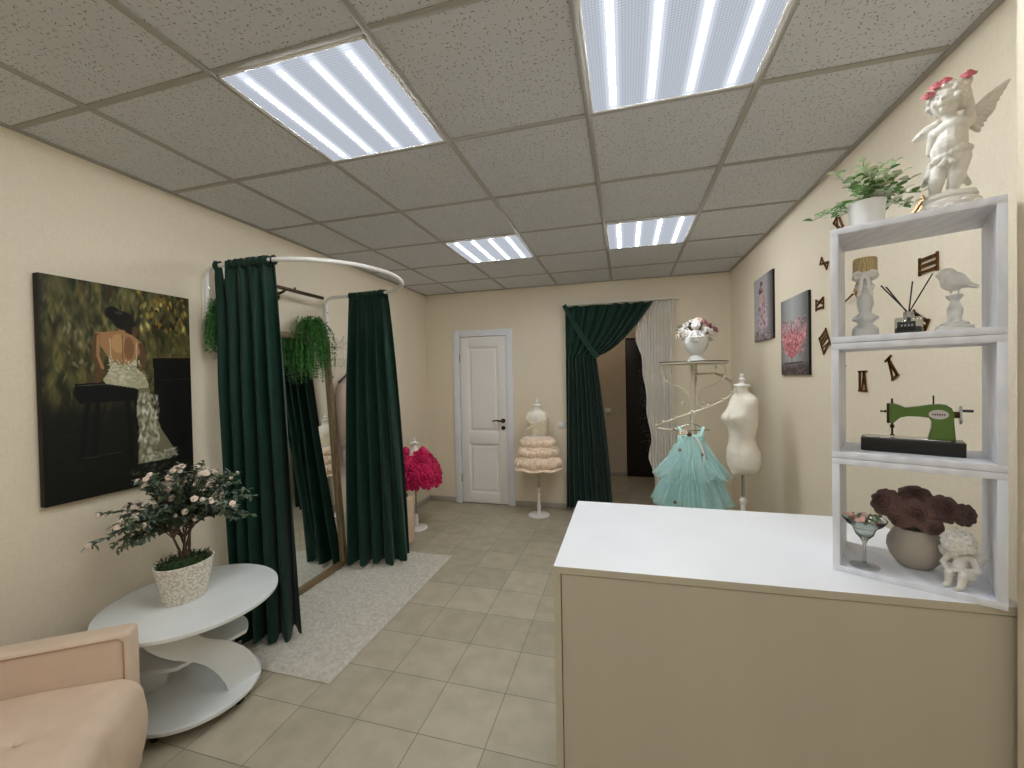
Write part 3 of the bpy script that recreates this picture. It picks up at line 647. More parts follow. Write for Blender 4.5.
m.put(P0, R0).build('wing', 'plaster', t)
m = Loc(); wing(m, (-.024, .026, .236), (-.066, .030, .212), .020, 6); m.capsule((-.02, .024, .234), (-.05, .03, .226), .009, .005)
m.put(P0, R0).build('wing', 'plaster', t)
def rose_head(m, c, r, nrm=(0, 0, 1), layers=4, open_=1.0, ph=0):
    q = Vector(nrm).normalized().to_track_quat('Z', 'Y').to_matrix(); c = Vector(c)
    for L_ in range(layers):
        f = (L_ + 1) / layers; np_ = 3 + L_
        for k in range(np_):
            a0 = 2 * PI * k / np_ + L_ * 1.1 + ph; wd = 2 * PI / np_ * .68
            def pf(u, v, a0=a0, wd=wd, f=f):
                a = a0 + (u - .5) * 2 * wd * (1 - .15 * v); tilt = f * open_
                rr = r * f * (.25 + .75 * v ** (.8)) * (1 - .12 * (2 * u - 1) ** 2 * v) + r * .03 * math.sin(9 * u + a0 * 3) * v
                z = r * (.85 - .1 * f) * v ** .8 * (1.05 - .75 * tilt * v ** 2) - r * .25 * f + r * .05 * math.sin(7 * u + a0) * v
                return c + q @ Vector((rr * math.cos(a), rr * math.sin(a), z))
            m.grid(pf, 9, 6)
for (x, y, z, r) in ((-.034, -.022, .287, .013), (-.020, -.026, .301, .013), (-.006, -.024, .306, .012), (.030, -.002, .312, .014)):
    m = Loc(); rose_head(m, (x, y, z), r, (x * 3, -.6, .6), 4); m.ball((x, y, z), r * .55, 8, 6); m.put(P0, R0).build('crown_rose', 'pinkrose', t, thick=.0012)
# --- potted eucalyptus on top
P0 = S(.066, .085, 1.855)
t = thing('potted_plant', P0, 'small pale green leafy plant in a white pot on top of the display shelf', 'plant')
MB().lathe([(0, 0), (.028, 0), (.032, .004), (.038, .066), (.0395, .072), (.036, .072), (.033, .060), (0, .058)], P0, 36, cap=False).build('pot', 'plaster2', t)
def leaf(m, p, dirv, L_, w, bend=.2, n=5):
    dirv = Vector(dirv).normalized(); side = dirv.cross(Vector((random.uniform(-.3, .3), random.uniform(-.3, .3), 1))).normalized(); up = side.cross(dirv)
    V = []; F = []
    for i in range(n):
        f = i / (n - 1); ww = w * math.sin(PI * min(max(f * .92 + .04, 0), 1)) ** .8; c_ = Vector(p) + dirv * L_ * f - up * bend * L_ * f * f
        V += [c_ - side * ww / 2 + up * ww * .15, c_, c_ + side * ww / 2 + up * ww * .15]
    for i in range(n - 1): a = 3 * i; F += [(a, a + 1, a + 4, a + 3), (a + 1, a + 2, a + 5, a + 4)]
    m.add(V, F)
m = MB(); ml = MB(); ms = MB(); base = P0 + Vector((0, 0, .06))
for k in range(34):
    a = random.uniform(0, 2 * PI); el = random.uniform(.08, 1.2); L_ = random.uniform(.065, .115)
    dv = Vector((math.cos(a) * math.cos(el), math.sin(a) * math.cos(el), math.sin(el)))
    tip = base + dv * L_ + Vector((0, 0, .012 - .3 * L_ * math.cos(el) ** 2)); ms.tube([base, base + dv * L_ * .5 + Vector((0, 0, .01)), tip], [.0011, .001, .0007], 5)
    for j in range(7):
        f = .3 + .7 * j / 6; p = base.lerp(tip, f) + Vector((0, 0, .01 * math.sin(PI * f)))
        for s_ in (0, 1):
            b = a + j * 1.57 + s_ * PI; leaf(m if random.random() < .6 else ml, p, (math.cos(b), math.sin(b), .5), random.uniform(.015, .023), random.uniform(.013, .018), .2)
m.build('foliage', 'leafl', t); ml.build('foliage', 'leafm', t); ms.build('stems', 'leafm', t)

# --- candle holder
P0 = S(.062, .085, ZF[2]); 
t = thing('candle_holder', P0, 'frosted white candle holder with wooden lid and ribbon, left in the top shelf compartment', 'candle holder')
MB().lathe([(0, 0), (.025, 0), (.027, .008), (.026, .022), (.019, .030), (.013, .034), (.019, .040), (.023, .048), (.019, .056), (.012, .062), (.013, .07), (.017, .085), (.016, .098), (.012, .112), (.016, .122), (.020, .130), (.014, .138), (.012, .142), (.024, .148), (.026, .158), (.024, .164), (0, .164)], P0, 40, cap=False).build('stand', 'frost', t)
m = MB()
for k in range(9): a = 2 * PI * k / 9; m.ball(P0 + Vector((.021 * math.cos(a), .021 * math.sin(a), .048)), .0062, 8, 6)
m.build('beaded_ring', 'frost', t); m = MB()
for k in range(6): a = 2 * PI * k / 6; m.ball(P0 + Vector((.014 * math.cos(a), .014 * math.sin(a), .125)), .0052, 8, 6)
m.build('beaded_ring', 'frost', t)
MB().lathe([(0, .164), (.024, .164), (.0245, .167), (.0245, .197), (.023, .2005), (0, .2005)], P0, 36, cap=False).build('lid', 'candle', t)
m = MB(); R_ = facing(P0); P_ = P0 + Vector((0, 0, .155))
def rib(pts, w, R_=R_, P_=P_):
    V = []; F = []
    for (x, y, z, dx, dz) in pts: V += [P_ + R_ @ Vector((x - dx * w, y, z - dz * w)), P_ + R_ @ Vector((x + dx * w, y, z + dz * w))]
    for i in range(len(pts) - 1): F.append((2 * i, 2 * i + 1, 2 * i + 3, 2 * i + 2))
    m.add(V, F)
m.lathe([(.0262, -.004), (.0268, 0), (.0262, .004)], P_, 32, cap=False)
for s_ in (-1, 1):
    rib([(0, -.028, 0, 0, .4), (s_ * .012, -.034, .007, 0, 1), (s_ * .022, -.032, .004, 0, 1), (s_ * .018, -.028, -.004, 0, 1), (0, -.028, -.001, 0, .4)], .004)
    rib([(0, -.029, 0, 1, 0), (s_ * .006, -.031, -.012, 1, 0), (s_ * .008, -.026, -.03, 1, 0), (s_ * .013, -.024, -.052, 1, .2)], .0035)
m.build('ribbon', 'plasticw', t, thick=.0006)

# --- reed diffuser
P0 = S(.142, .085, ZF[2]); R_ = facing(P0)
t = thing('reed_diffuser', P0, 'square glass reed diffuser with black sticks in the top shelf compartment', 'diffuser')
Loc().box((0, 0, .0215), (.050, .030, .041), .004).put(P0, R_).build('bottle', 'greyglass', t)
Loc().box((0, 0, .011), (.044, .024, .016), .003).put(P0, R_).build('oil', mat('dark_fragrance_oil', (52, 48, 44), .2, var=.05), t)
lb = Loc().box((-.004, -.0157, .020), (.032, .001, .023), .0004).put(P0, R_).build('bottle_label', 'black', t)
m = Loc()
for x in (-.012, -.006, .0, .006): m.box((x, -.0165, .022), (.0034, .0005, .0045))
m.put(P0, R_).build('label_print', mat('grey_print', (150, 150, 146), .5), lb)
Loc().lathe([(0, .042), (.0095, .042), (.0095, .055), (.007, .056), (.007, .050), (0, .050)], n=24, cap=False).put(P0, R_).build('collar', 'silver', t)
for (bx, tx, tz, ty) in ((.003, -.050, .128, .004), (.0, -.040, .122, -.002), (0, .007, .128, .0), (-.002, .041, .141, .002)):
    Loc().tube([(bx * 1.2, 0, .012), (bx * .6, 0, .05), (tx, ty, tz)], .0015, 6).put(P0, R_).build('reed', 'black', t)

# --- bird figurine
P0 = S(.218, .085, ZF[2]); R_ = facing(P0)
t = thing('bird_figurine', P0, 'distressed white bird figurine on a turned pedestal, right in the top shelf compartment', 'figurine')
Loc().lathe([(0, 0), (.034, 0), (.035, .005), (.030, .008), (.031, .013), (.023, .016), (.024, .020), (.014, .024), (.010, .030), (.013, .042), (.014, .052), (.009, .064), (.008, .072), (.014, .080), (.015, .084), (.010, .087), (0, .087)], n=36, cap=False).put(P0, R_).build('pedestal', 'distress', t)
m = Loc(); m.ball((-.002, 0, .116), (.023, .018, .022), 16, 10, RY(.3)); m.ball((-.012, 0, .133), (.0165, .015, .0155)); m.tube([(.010, 0, .110), (.022, 0, .105), (.037, 0, .097)], [.013, .007, .004], 12)
m.tube([(-.026, 0, .134), (-.034, 0, .133)], [.004, .0008], 8); m.ball((.004, -.013, .115), (.021, .008, .013), rot=RY(.3)); m.ball((.004, .013, .115), (.021, .008, .013), rot=RY(.3))
for x in (-.006, .006): m.capsule((x, 0, .1), (x, 0, .088), .0025, .002, 8)
m.put(P0, R_).build('bird', 'distress', t, remesh=.0016)

# --- toy sewing machine (kept parallel to the shelf)
t = thing('toy_sewing_machine', S(.145, .09, ZF[1]), 'green toy sewing machine on a black base in the middle shelf compartment', 'sewing machine')
s0, s1 = .053, .234
MB().box(S((s0 + s1) / 2, .09, ZF[1] + .0165), (s1 - s0, .062, .033), .002, RS).build('base', 'boxblk', t)
MB().box(S((s0 + s1) / 2 - .008, .09, ZF[1] + .0342), (s1 - s0 - .03, .048, .0024), .001, RS).build('bed_plate', 'silver', t)
zb = ZF[1] + .035
zp = [(345, 318), (365, 319), (385, 322), (430, 340), (490, 334), (550, 325), (600, 322), (635, 326), (662, 342), (674, 368), (674, 410), (678, 450), (684, 508), (540, 500), (552, 465), (560, 440), (562, 410), (545, 390), (500, 384), (440, 382), (405, 388), (385, 402), (370, 416), (345, 416)]
pp = []
for a, b in zp:
    s_, z_ = shp(820 + a / 5.02, 340 + b / 5.02, .08); pp.append((s_, z_))
zmin = min(p[1] for p in pp); pp = [(s_, zb - .001 + (z_ - zmin) * 1.0) for s_, z_ in pp]
z0s = [p for p in pp]
for i in (12, 13): pp[i] = (pp[i][0], zb - .001)
m = MB(); m.prism(pp, lambda p: S(p[0], .076, p[1]), lambda p: S(p[0], .104, p[1]))
ob = m.build('machine_body', 'greenm', t, sharp=50)
bm = bmesh.new(); bm.from_mesh(ob.data); bmesh.ops.bevel(bm, geom=[e for e in bm.edges if len(e.link_faces) == 2 and any(len(f.verts) > 6 for f in e.link_faces)], offset=.003, segments=3, affect='EDGES'); bm.to_mesh(ob.data); bm.free(); ob.data.shade_smooth(); ob.data.set_sharp_from_angle(angle=math.radians(50))
hs_, hz_ = pp[0][0], (pp[0][1] + pp[23][1]) / 2
MB().box(S(hs_ - .0015, .09, hz_), (.005, .024, pp[0][1] - pp[23][1]), .001, RS).build('face_plate', 'bronze', t)
m = MB(); nx = hs_ + .006
m.tube([S(nx, .09, pp[23][1] + .01), S(nx, .09, zb + .004)], .0022, 8).tube([S(nx, .09, pp[23][1] - .004), S(nx, .09, pp[23][1] - .012)], .0042, 10).box(S(nx, .09, zb + .005), (.009, .01, .003), .001, RS)
m.build('needle_bar', 'bronze', t)
MB().tube([S(nx, .09, pp[1][1] - .002), S(nx, .09, pp[1][1] + .013)], [.003, .0018], 8).build('thread_guide', 'bronze', t)
MB().tube([S(hs_, .09, hz_ + .004), S(hs_ - .014, .09, hz_ + .004)], [.0022, .0016], 8).ball(S(hs_ - .014, .09, hz_ + .004), .0026, 8, 6).ball(S(hs_ - .007, .09, hz_ + .004), .0034, 8, 6).build('tension_knob', 'bronze', t)
sp, spz = shp(820 + 571 / 5.02, 340 + 324 / 5.02, .08)
tz_ = max(p[1] for p in pp) - .003
MB().tube([S(sp, .09, tz_), S(sp, .09, tz_ + .023)], .0016, 8).build('spool_pin', 'bronze', t)
e_s = pp[9][0]; e_z = pp[9][1] - .004
MB().tube([S(e_s - .002, .09, e_z), S(e_s + .010, .09, e_z)], .0075, 14).build('wheel_hub', 'bronze', t)
hw = MB().tube([S(e_s + .009, .09, e_z), S(e_s + .0125, .09, e_z)], .021, 28).build('hand_wheel', mat('worn_silver_wheel', (200, 196, 186), .35, metal=.7, var=.25, scale=60), t)
MB().tube([S(e_s + .012, .084, e_z + .010), S(e_s + .030, .084, e_z + .010)], .0032, 10).build('crank_handle', 'black', hw)
bs, bz = shp(820 + 597 / 5.02, 340 + 375 / 5.02, .07)
bz += pp[6][1] - shp(820 + 600 / 5.02, 340 + 322 / 5.02, .08)[1]
m = MB(); m.prism([(bs + .0165 * math.cos(a), bz + .011 * math.sin(a)) for a in [2 * PI * k / 28 for k in range(28)]], lambda p: S(p[0], .0745, p[1]), lambda p: S(p[0], .0762, p[1]))
bd = m.build('badge', 'clearplastic', t)
m = MB()
for k in range(6): m.box(S(bs - .0095 + .0038 * k, .0742, bz + .0003 * (-1) ** k), (.0022, .0006, .004), 0, RS)
m.build('badge_lettering', 'bronze', bd)

# --- vase with mauve roses
P0 = S(.152, .115, ZF[0]); R_ = facing(P0)
t = thing('flower_vase', P0, 'rounded taupe vase filled with dark mauve roses in the bottom shelf compartment', 'vase')
Loc().lathe([(0, 0), (.026, 0), (.033, .004), (.047, .024), (.053, .045), (.051, .064), (.042, .084), (.035, .094), (.031, .094), (.034, .080), (0, .078)], n=48, rf=lambda a, z: 1 + .015 * math.cos(6 * a), cap=False).put(P0, R_).build('vase_body', 'vase', t)
for (x, y, z, r, n_) in ((-.054, -.008, .150, .036, (-.55, -.8, .35)), (.0, .012, .168, .036, (0, -.75, .7)), (.002, -.034, .140, .035, (.1, -1, .1)), (.050, .0, .152, .034, (.35, -.85, .4)), (.084, .008, .142, .027, (.6, -.8, .1)), (-.028, -.030, .118, .024, (-.4, -.9, -.2)), (.030, -.034, .112, .022, (.3, -.9, -.3)), (.0, .05, .14, .032, (0, .8, .5))):
    m = Loc(); rose_head(m, (x, y, z), r, n_, 6, 1.05, x * 50); m.ball((x, y, z), r * .45, 10, 8); m.put(P0, R_).build('rose', 'mauve', t, thick=.001)
m = Loc(); 
for k in range(7): leaf(m, (.066 + .003 * k, -.012, .118 - .004 * k), (1, -.3, -.9), .024, .012)
m.put(P0, R_).build('foliage', 'leafm', t)
m = Loc()
for (x, y) in ((-.03, 0), (0, .01), (0, -.02), (.03, 0)): m.tube([(x * .3, y * .3, .08), (x, y, .135)], .003, 6)
m.put(P0, R_).build('stems', 'leafd', t)

# --- goblet
P0 = S(.060, .034, ZF[0]); R_ = facing(P0)
t = thing('dessert_glass', P0, 'stemmed glass goblet filled with wrapped sweets, left in the bottom shelf compartment', 'glass')
prof = [(0, 0), (.029, 0), (.0295, .0015), (.012, .004), (.0045, .010), (.0032, .03), (.0036, .056), (.008, .068), (.018, .080), (.022, .092), (.025, .098), (.036, .106), (.043, .116), (.044, .120), (.0425, .120), (.035, .108), (.0235, .100), (.0205, .092), (.016, .081), (.005, .070), (0, .068)]
Loc().lathe(prof, n=44, cap=False).put(P0, R_).build('goblet', 'glass', t)
m1, m2 = Loc(), Loc(); random.seed(4)
for k in range(20):
    a = k * 2.4; rr = .030 * math.sqrt((k + .5) / 20); c_ = (rr * math.cos(a), rr * math.sin(a), .100 + .55 * rr + random.uniform(0, .010)); mm = m1 if k % 2 else m2
    mm.ball(c_, (.008, .006, .006), 8, 6, RZ(a))
    for s_ in (-1, 1): mm.tube([Vector(c_) + RZ(a) @ Vector((s_ * .006, 0, 0)), Vector(c_) + RZ(a) @ Vector((s_ * .012, 0, .002))], [.001, .0055], 7)
m1.put(P0, R_).build('sweet', 'redcandy', t, sharp=20); m2.put(P0, R_).build('sweet', 'greencandy', t, sharp=20)
for o in kids(t):
    if o.name.startswith('sweet'): o.name = 'wrapped_sweets'; o['kind'] = 'stuff'
# --- seated cherub
P0 = S(.222, .045, ZF[0]); R_ = facing(P0) @ RZ(-.2)
t = thing('seated_cherub', P0, 'small seated smiling cherub figurine with curly hair, bottom shelf compartment at right', 'figurine')
m = Loc()
m.box((.002, .014, .013), (.030, .022, .026), .006)
m.capsule((.0, .012, .034), (.0, .008, .056), .017, .013); m.ball((0, -.001, .042), (.013, .012, .013)); m.capsule((-.011, .008, .064), (.012, .008, .064), .009, .009)
HC = (-.004, .0, .094)
m.ball(HC, (.025, .024, .024)); m.ball((-.0155, -.0165, .089), .0078); m.ball((.004, -.0175, .089), .0078); m.ball((-.006, -.026, .0935), (.0034, .0045, .0036)); m.ball((-.006, -.0215, .083), (.007, .0035, .0017)); m.ball((-.006, -.0205, .0798), (.005, .0032, .0016)); m.ball((-.005, -.017, .0745), .0065)
for s_ in (-.5, 1): m.ball((-.0045 + s_ * .0105, -.0215, .0985), (.0042, .0036, .0026), 8, 6); m.ball((-.0045 + s_ * .0105, -.0215, .1055), (.006, .0034, .0015), 8, 6)
curls(m, (-.002, .003, .096), (.026, .025, .026), 110, .0045, -.6, (-.12, -1, .1))
m.capsule((-.017, .006, .064), (-.0265, -.002, .045), .0065, .0058); m.capsule((-.0265, -.002, .045), (-.015, -.018, .037), .0056, .0042); m.ball((-.010, -.02, .035), (.006, .005, .005))
m.capsule((.018, .006, .064), (.0275, -.002, .043), .0065, .0058); m.capsule((.0275, -.002, .043), (.004, -.021, .042), .0056, .0042); m.ball((.000, -.021, .041), (.006, .005, .005))
for k in range(4): m.capsule((-.006, -.022, .0385 - .0022 * k), (-.0115, -.0235, .038 - .0022 * k), .0014, .0012, 6); m.capsule((-.003, -.0245, .0435 - .0022 * k), (-.008, -.0255, .0425 - .0022 * k), .0014, .0012, 6)
m.capsule((-.010, .0, .030), (-.013, -.020, .030), .012, .009); m.capsule((-.013, -.020, .030), (-.014, -.022, .008), .0085, .006); m.capsule((-.014, -.022, .0055), (-.016, -.034, .005), .0055, .0045)
m.capsule((.014, .0, .030), (.010, -.022, .032), .012, .009); m.capsule((.010, -.022, .032), (.006, -.026, .008), .009, .006); m.capsule((.006, -.026, .0055), (.003, -.038, .005), .0055, .0045)
m.put(P0, R_).build('figure', 'plaster', t, remesh=.0010)
for s_ in (-1, 1):
    m = Loc(); wing(m, (s_ * .014, .018, .062), (s_ * .042, .022, .078), .03, 5); m.ball((s_ * .026, .019, .066), (.013, .004, .012), rot=RY(-s_ * .6)); m.put(P0, R_).build('wing', 'plaster', t)

#--PART2--
# ------------------------------------------------------------------ armchair
O0 = Vector((-1.80, 1.115, 0)); SF = Vector((.81, .586, 0)).normalized(); SS = Vector((SF.y, -SF.x, 0))
RC = Matrix((SF, SS, (0, 0, 1))).transposed()
def C3(f, s, z): return O0 + SF * f + SS * s + Vector((0, 0, z))
t = thing('armchair', C3(-.33, .45, 0), 'peach upholstered armchair, only its arm and buttoned seat in view at the lower left', 'armchair')
AW, AL = .092, .62
MB().box(C3(-AL / 2, AW / 2, .33), (AL, AW, .55), .022, RC).build('armrest', 'sofa', t)
MB().tube([C3(-AL + .03, AW + .001, .59), C3(-.03, AW + .001, .59), C3(-.014, AW + .001, .575), C3(-.012, AW + .001, .12)], .0028, 8).build('piping', mat('brown_seam', (176, 144, 114), .7), t)
MB().box(C3(-AL / 2, AW + .64 + AW / 2, .33), (AL, AW, .55), .022, RC).build('armrest', 'sofa', t)
MB().box(C3(-AL + .03, AW + .32, .42), (.11, .64, .74), .03, RC).build('backrest', 'sofa', t)
MB().box(C3(-AL / 2 + .02, AW + .32, .14), (AL - .06, .635, .17), .01, RC).build('seat_frame', 'sofa', t)
def cush(u, v):
    return None
m = MB(); nx_, ny_ = 60, 60
f0, f1, s0_, s1_, z0_, z1_ = -AL + .09, .035, AW - .01, AW + .65, .15, .452
tufts = [(-.17, AW + .22), (-.17, AW + .46), (-.40, AW + .22), (-.40, AW + .46)]
def cfn(u, v):
    # superellipse cross-section swept round: u around profile (front face + top), v across
    a = v; s = s0_ + (s1_ - s0_) * a
    U = u * 1.0
    if U < .34: q = U / .34; f, z = f1, z0_ + (z1_ - .075 - z0_) * q; bulge = .022 * math.sin(PI * q * .8); f += bulge
    elif U < .52: q = (U - .34) / .18 * PI / 2; f, z = f1 - .075 + .075 * math.cos(q) + .022 * math.sin(PI * .8) * math.cos(q), z1_ - .075 + .075 * math.sin(q)
    else: q = (U - .52) / .48; f, z = f1 - .075 - (f1 - .075 - f0) * q, z1_ + .012 * math.sin(PI * q)
    ed = min(a, 1 - a) * (s1_ - s0_); rr = .03
    if ed < rr: k = 1 - math.sqrt(max(0, 1 - (1 - ed / rr) ** 2)); z -= k * .03 * (U > .3); f -= k * .03 * (U < .52)
    for (tf, ts) in tufts:
        dd = math.hypot(f - tf, s - ts); z -= .020 * math.exp(-(dd / .035) ** 2) + .006 * math.exp(-(dd / .10) ** 2)
        if dd > .01:
            an = math.atan2(s - ts, f - tf); z -= .006 * math.exp(-(dd / .09) ** 2) * max(0, math.cos(4 * an)) ** 6
    for ts in (AW + .22, AW + .46):
        if U < .6: f -= .012 * math.exp(-((s - ts) / .03) ** 2) * max(0, min(1, (.6 - U) * 3))
    return C3(f, s, z)
m.grid(cfn, 90, 80)
sc_ = m.build('seat_cushion', 'sofa', t, sharp=60)
for (tf, ts) in tufts: MB().ball(C3(tf, ts, z1_ - .012), (.011, .011, .005)).build('button', 'sofa', sc_)
for (f_, s_) in ((-.05, .06), (-.05, .76), (-.57, .06), (-.57, .76)): MB().tube([C3(f_, s_, 0), C3(f_, s_, .06)], [.016, .022], 14).build('leg', 'black', t)

# ------------------------------------------------------------------ side table
TC = Vector((-1.972, 1.44, 0)); TZ = .5
t = thing('side_table', TC, 'white round two-tier side table with a curved S support, beside the armchair', 'table')
def disc(r, z0, z1): return MB().lathe([(0, z0), (r - .002, z0), (r, z0 + .002), (r, z1 - .002), (r - .002, z1), (0, z1)], TC, 72, cap=False)
disc(.346, TZ - .017, TZ).build('tabletop', 'shelfw', t)
disc(.262, .055, .073).build('base', 'shelfw', t)
clip_ = []
for k in range(96):
    p = TC + Vector((.212 * math.cos(2 * PI * k / 96), .212 * math.sin(2 * PI * k / 96), 0))
    for o_, sg in ((Vector((-1.801, 1.457, 0)), 1), (TC * 2 - Vector((-1.801, 1.457, 0)), -1)):
        nb = Vector((.98, -.195, 0)) * sg; q_ = (p - o_).dot(nb) + .0075
        if q_ > 0: p = p - nb * q_
    clip_.append(p)
MB().prism(clip_, lambda p: p + Vector((0, 0, .288)), lambda p: p + Vector((0, 0, .303))).build('middle_shelf', 'shelfw', t)
bp0 = Vector((-1.801, 1.457, 0)); bd_ = Vector((.195, .98, 0)).normalized(); bn_ = Vector((bd_.y, -bd_.x, 0))
OL = [(0, .073), (-.012, .115), (-.034, .165), (-.062, .212), (-.098, .258), (-.135, .292), (-.17, .318), (-.208, .346), (-.252, .386), (-.29, .432), (-.32, .483)]
OR = [(-.165, .483), (-.13, .422), (-.095, .378), (-.05, .344), (-.01, .318), (.03, .284), (.068, .246), (.10, .202), (.125, .155), (.142, .11), (.15, .073)]
def s_board(org, sg):
    return MB().prism(OL + OR, lambda p: org + bd_ * (p[0] * sg) + Vector((0, 0, p[1])) - bn_ * .007, lambda p: org + bd_ * (p[0] * sg) + Vector((0, 0, p[1])) + bn_ * .007)
s_board(bp0, 1).build('curved_support', 'shelfw', t, sharp=25)
s_board(TC * 2 - bp0, -1).build('curved_support', 'shelfw', t, sharp=25)
for a in (.2, 1.77, 3.34, 4.91):
    p = TC + Vector((.21 * math.cos(a), .21 * math.sin(a), 0)); q = MB(); q.tube([p + Vector((0, -.011, .022)), p + Vector((0, .011, .022))], .0215, 16).box(p + Vector((0, 0, .048)), (.03, .028, .014), .003); q.build('caster', 'black', t)

# ------------------------------------------------------------------ potted rose tree
PC = Vector((-2.0, 1.425, TZ)); random.seed(11)
t = thing('potted_rose_tree', PC, 'small bush with pale pink roses in a woven white pot on the side table', 'plant')
MB().lathe([(0, 0), (.074, 0), (.079, .006), (.108, .165), (.112, .176), (.106, .178), (.100, .160), (0, .150)], PC, 56, sx=.92, sy=1.08, cap=False, rf=lambda a, z: 1 + .006 * math.sin(z * 380 + 3 * a)).build('pot', 'weave', t)
m = MB(); m.lathe([(.103, .158), (.09, .172), (.05, .186), (0, .188)], PC, 40, cap=False, sx=.92, sy=1.08, rf=lambda a, z: 1 + .05 * math.sin(9 * a + z * 300))
for k in range(420):
    a = random.uniform(0, 2 * PI); r = .098 * math.sqrt(random.random()); p = PC + Vector((r * math.cos(a) * .92, r * math.sin(a) * 1.08, .175 + random.uniform(-.01, .01)))
    leaf(m, p, (random.uniform(-1, 1), random.uniform(-1, 1), random.uniform(.4, 1.4)), random.uniform(.012, .03), .005)
m.build('moss', 'moss', t)
br = MB(); lf_ = MB(); lf2 = MB(); spots = []
side = Vector((-.60, .80, 0)); out = Vector((.8, .6, 0))
bases = []
for k in range(5):
    b0 = PC + Vector((random.uniform(-.018, .018), random.uniform(-.018, .018), .17)); an = k * 1.256; tp = b0 + Vector((.03 * math.cos(an), .05 * math.sin(an), random.uniform(.11, .17)))
    br.tube([b0, b0.lerp(tp, .5) + Vector((.005, 0, 0)), tp], [.0065, .0055, .0045], 8); bases.append(tp)
# the crown: wide, low on the left, arching; described along `w` (left-right) and height
ends = []
for k in range(72):
    w = -.40 + .72 * (k + .5) / 72 + random.uniform(-.03, .03)
    top = .62 - 1.15 * (w + .02) ** 2 - (.10 if w < -.28 else 0)
    lowz = .30 if abs(w) > .12 else .36
    h_ = random.uniform(lowz, top) if random.random() < .75 else top
    if w < -.25: h_ = random.uniform(.26, .47)
    ends.append((w, random.uniform(-.13, .15), h_))
wd = Vector((.66, .75, 0))
def crown(w, d_, h_): 
    p = PC + wd * w + Vector((.75, -.66, 0)) * d_ + Vector((0, 0, h_))
    if p.x < XL + .03: p.x = XL + .03 + random.uniform(0, .05)
    return p
for w, d_, h_ in ends:
    w *= .84 if w > 0 else .66
    e = crown(w, d_, h_); b = random.choice(bases); mid = b.lerp(e, .45) + Vector((0, 0, .05)); mid2 = b.lerp(e, .75) + Vector((0, 0, .035))
    pts = [b, b + (mid - b) * .5 + Vector((0, 0, .015)), mid, mid2, e]; br.tube(pts, [.0026, .0022, .0018, .0014, .001], 5)
    for j in range(30):
        f = .25 + .749 * j / 29; i = min(int(f * 4), 3); p = pts[i].lerp(pts[i + 1], f * 4 - i); dv = (pts[i + 1] - pts[i]).normalized()
        for s_ in range(2):
            a = random.uniform(0, 2 * PI); q = Vector((math.cos(a), math.sin(a), random.uniform(-.5, .7))) + dv * .6
            if p.x < XL + .06: q.x = abs(q.x)
            leaf(lf_ if random.random() < .7 else lf2, p, q, random.uniform(.020, .034), random.uniform(.011, .017), .25)
    if random.random() < .92: spots.append((e, (e - mid2).normalized()))
    if random.random() < .45: spots.append((mid2 + Vector((random.uniform(-.02, .02), random.uniform(-.03, 0), .02)), Vector((.4, -.5, .6))))
br.build('branches', 'stem', t); lf_.build('foliage', 'leafd', t); lf2.build('foliage', mat('bluish_green_leaf', (104, 122, 110), .5, var=.3, scale=40), t)
rm = MB(); rose_head(rm, (0, 0, 0), .0145, (0, 0, 1), 3); rm.ball((0, 0, .001), .007, 8, 6)
r0 = rm.build('rose', 'rosep', None, thick=.0008)
first = True
for (p, dv) in spots[:80]:
    o = r0 if first else r0.copy()
    if not first: COL.objects.link(o)
    first = False; dv2 = (dv + Vector((.5, -.5, .35))).normalized(); s_ = random.uniform(.55, 1.15)
    if p.x < XL + .05: p = Vector((XL + .05, p.y, p.z))
    o.parent = t; o.matrix_parent_inverse = world_of(t).inverted(); o.location = p + dv * .006; o.rotation_euler = dv2.to_track_quat('Z', 'Y').to_euler(); o.scale = (s_,) * 3

# ------------------------------------------------------------------ rug
RX0, RX1, RY0, RY1 = -2.25, -1.43, 1.685, 3.185
t = thing('rug', ((RX0 + RX1) / 2, (RY0 + RY1) / 2, 0), 'cream mottled shaggy rug on the tiled floor under the green curtains', 'rug')
m = MB()
def rugfn(u, v):
    x = RX0 + .006 + (RX1 - RX0 - .012) * u; y = RY0 + .006 + (RY1 - RY0 - .012) * v; e = min(u, 1 - u, v, 1 - v)
    return (x, y, .004 + (.010 + .005 * noise.noise(Vector((x * 60, y * 60, 0))) + .003 * noise.noise(Vector((x * 14, y * 14, 3)))) * min(1, e * 60))
m.grid(rugfn, 150, 260).build('pile', 'rug', t)
MB().box(((RX0 + RX1) / 2, (RY0 + RY1) / 2, .003), (RX1 - RX0, RY1 - RY0, .005), .002).build('binding', 'rugedge', t)
RUGZ = .014

# ------------------------------------------------------------------ curved rail
ya, yc, rz_ = 1.84, 2.83, 2.18; rr_ = (yc - ya) / 2; xc_ = -1.93
P = [(XL + .022, ya, 1.875), (XL + .022, ya, 2.11)]
for k in range(1, 6): a = PI / 2 * k / 6; P.append((XL + .022 + .07 * (1 - math.cos(a)), ya, 2.11 + .07 * math.sin(a)))
P.append((XL + .092, ya, rz_)); P.append((xc_, ya, rz_))
for k in range(1, 32): a = -PI / 2 + PI * k / 32; P.append((xc_ + .495 * math.cos(a), (ya + yc) / 2 + rr_ * math.sin(a), rz_))
P += [(xc_, yc, rz_), (XL + .092, yc, rz_)]
for k in range(1, 6): a = PI / 2 * k / 6; P.append((XL + .022 + .07 * (1 - math.sin(a)), yc, 2.11 + .07 * math.cos(a)))
P += [(XL + .022, yc, 2.11), (XL + .022, yc, 1.875)]
t = thing('curtain_rail', (XL, (ya + yc) / 2, 1.875), 'white curved wall-mounted rail of the fitting corner', 'curtain rail')
MB().tube(P, .013, 14).build('rail', 'rail', t)
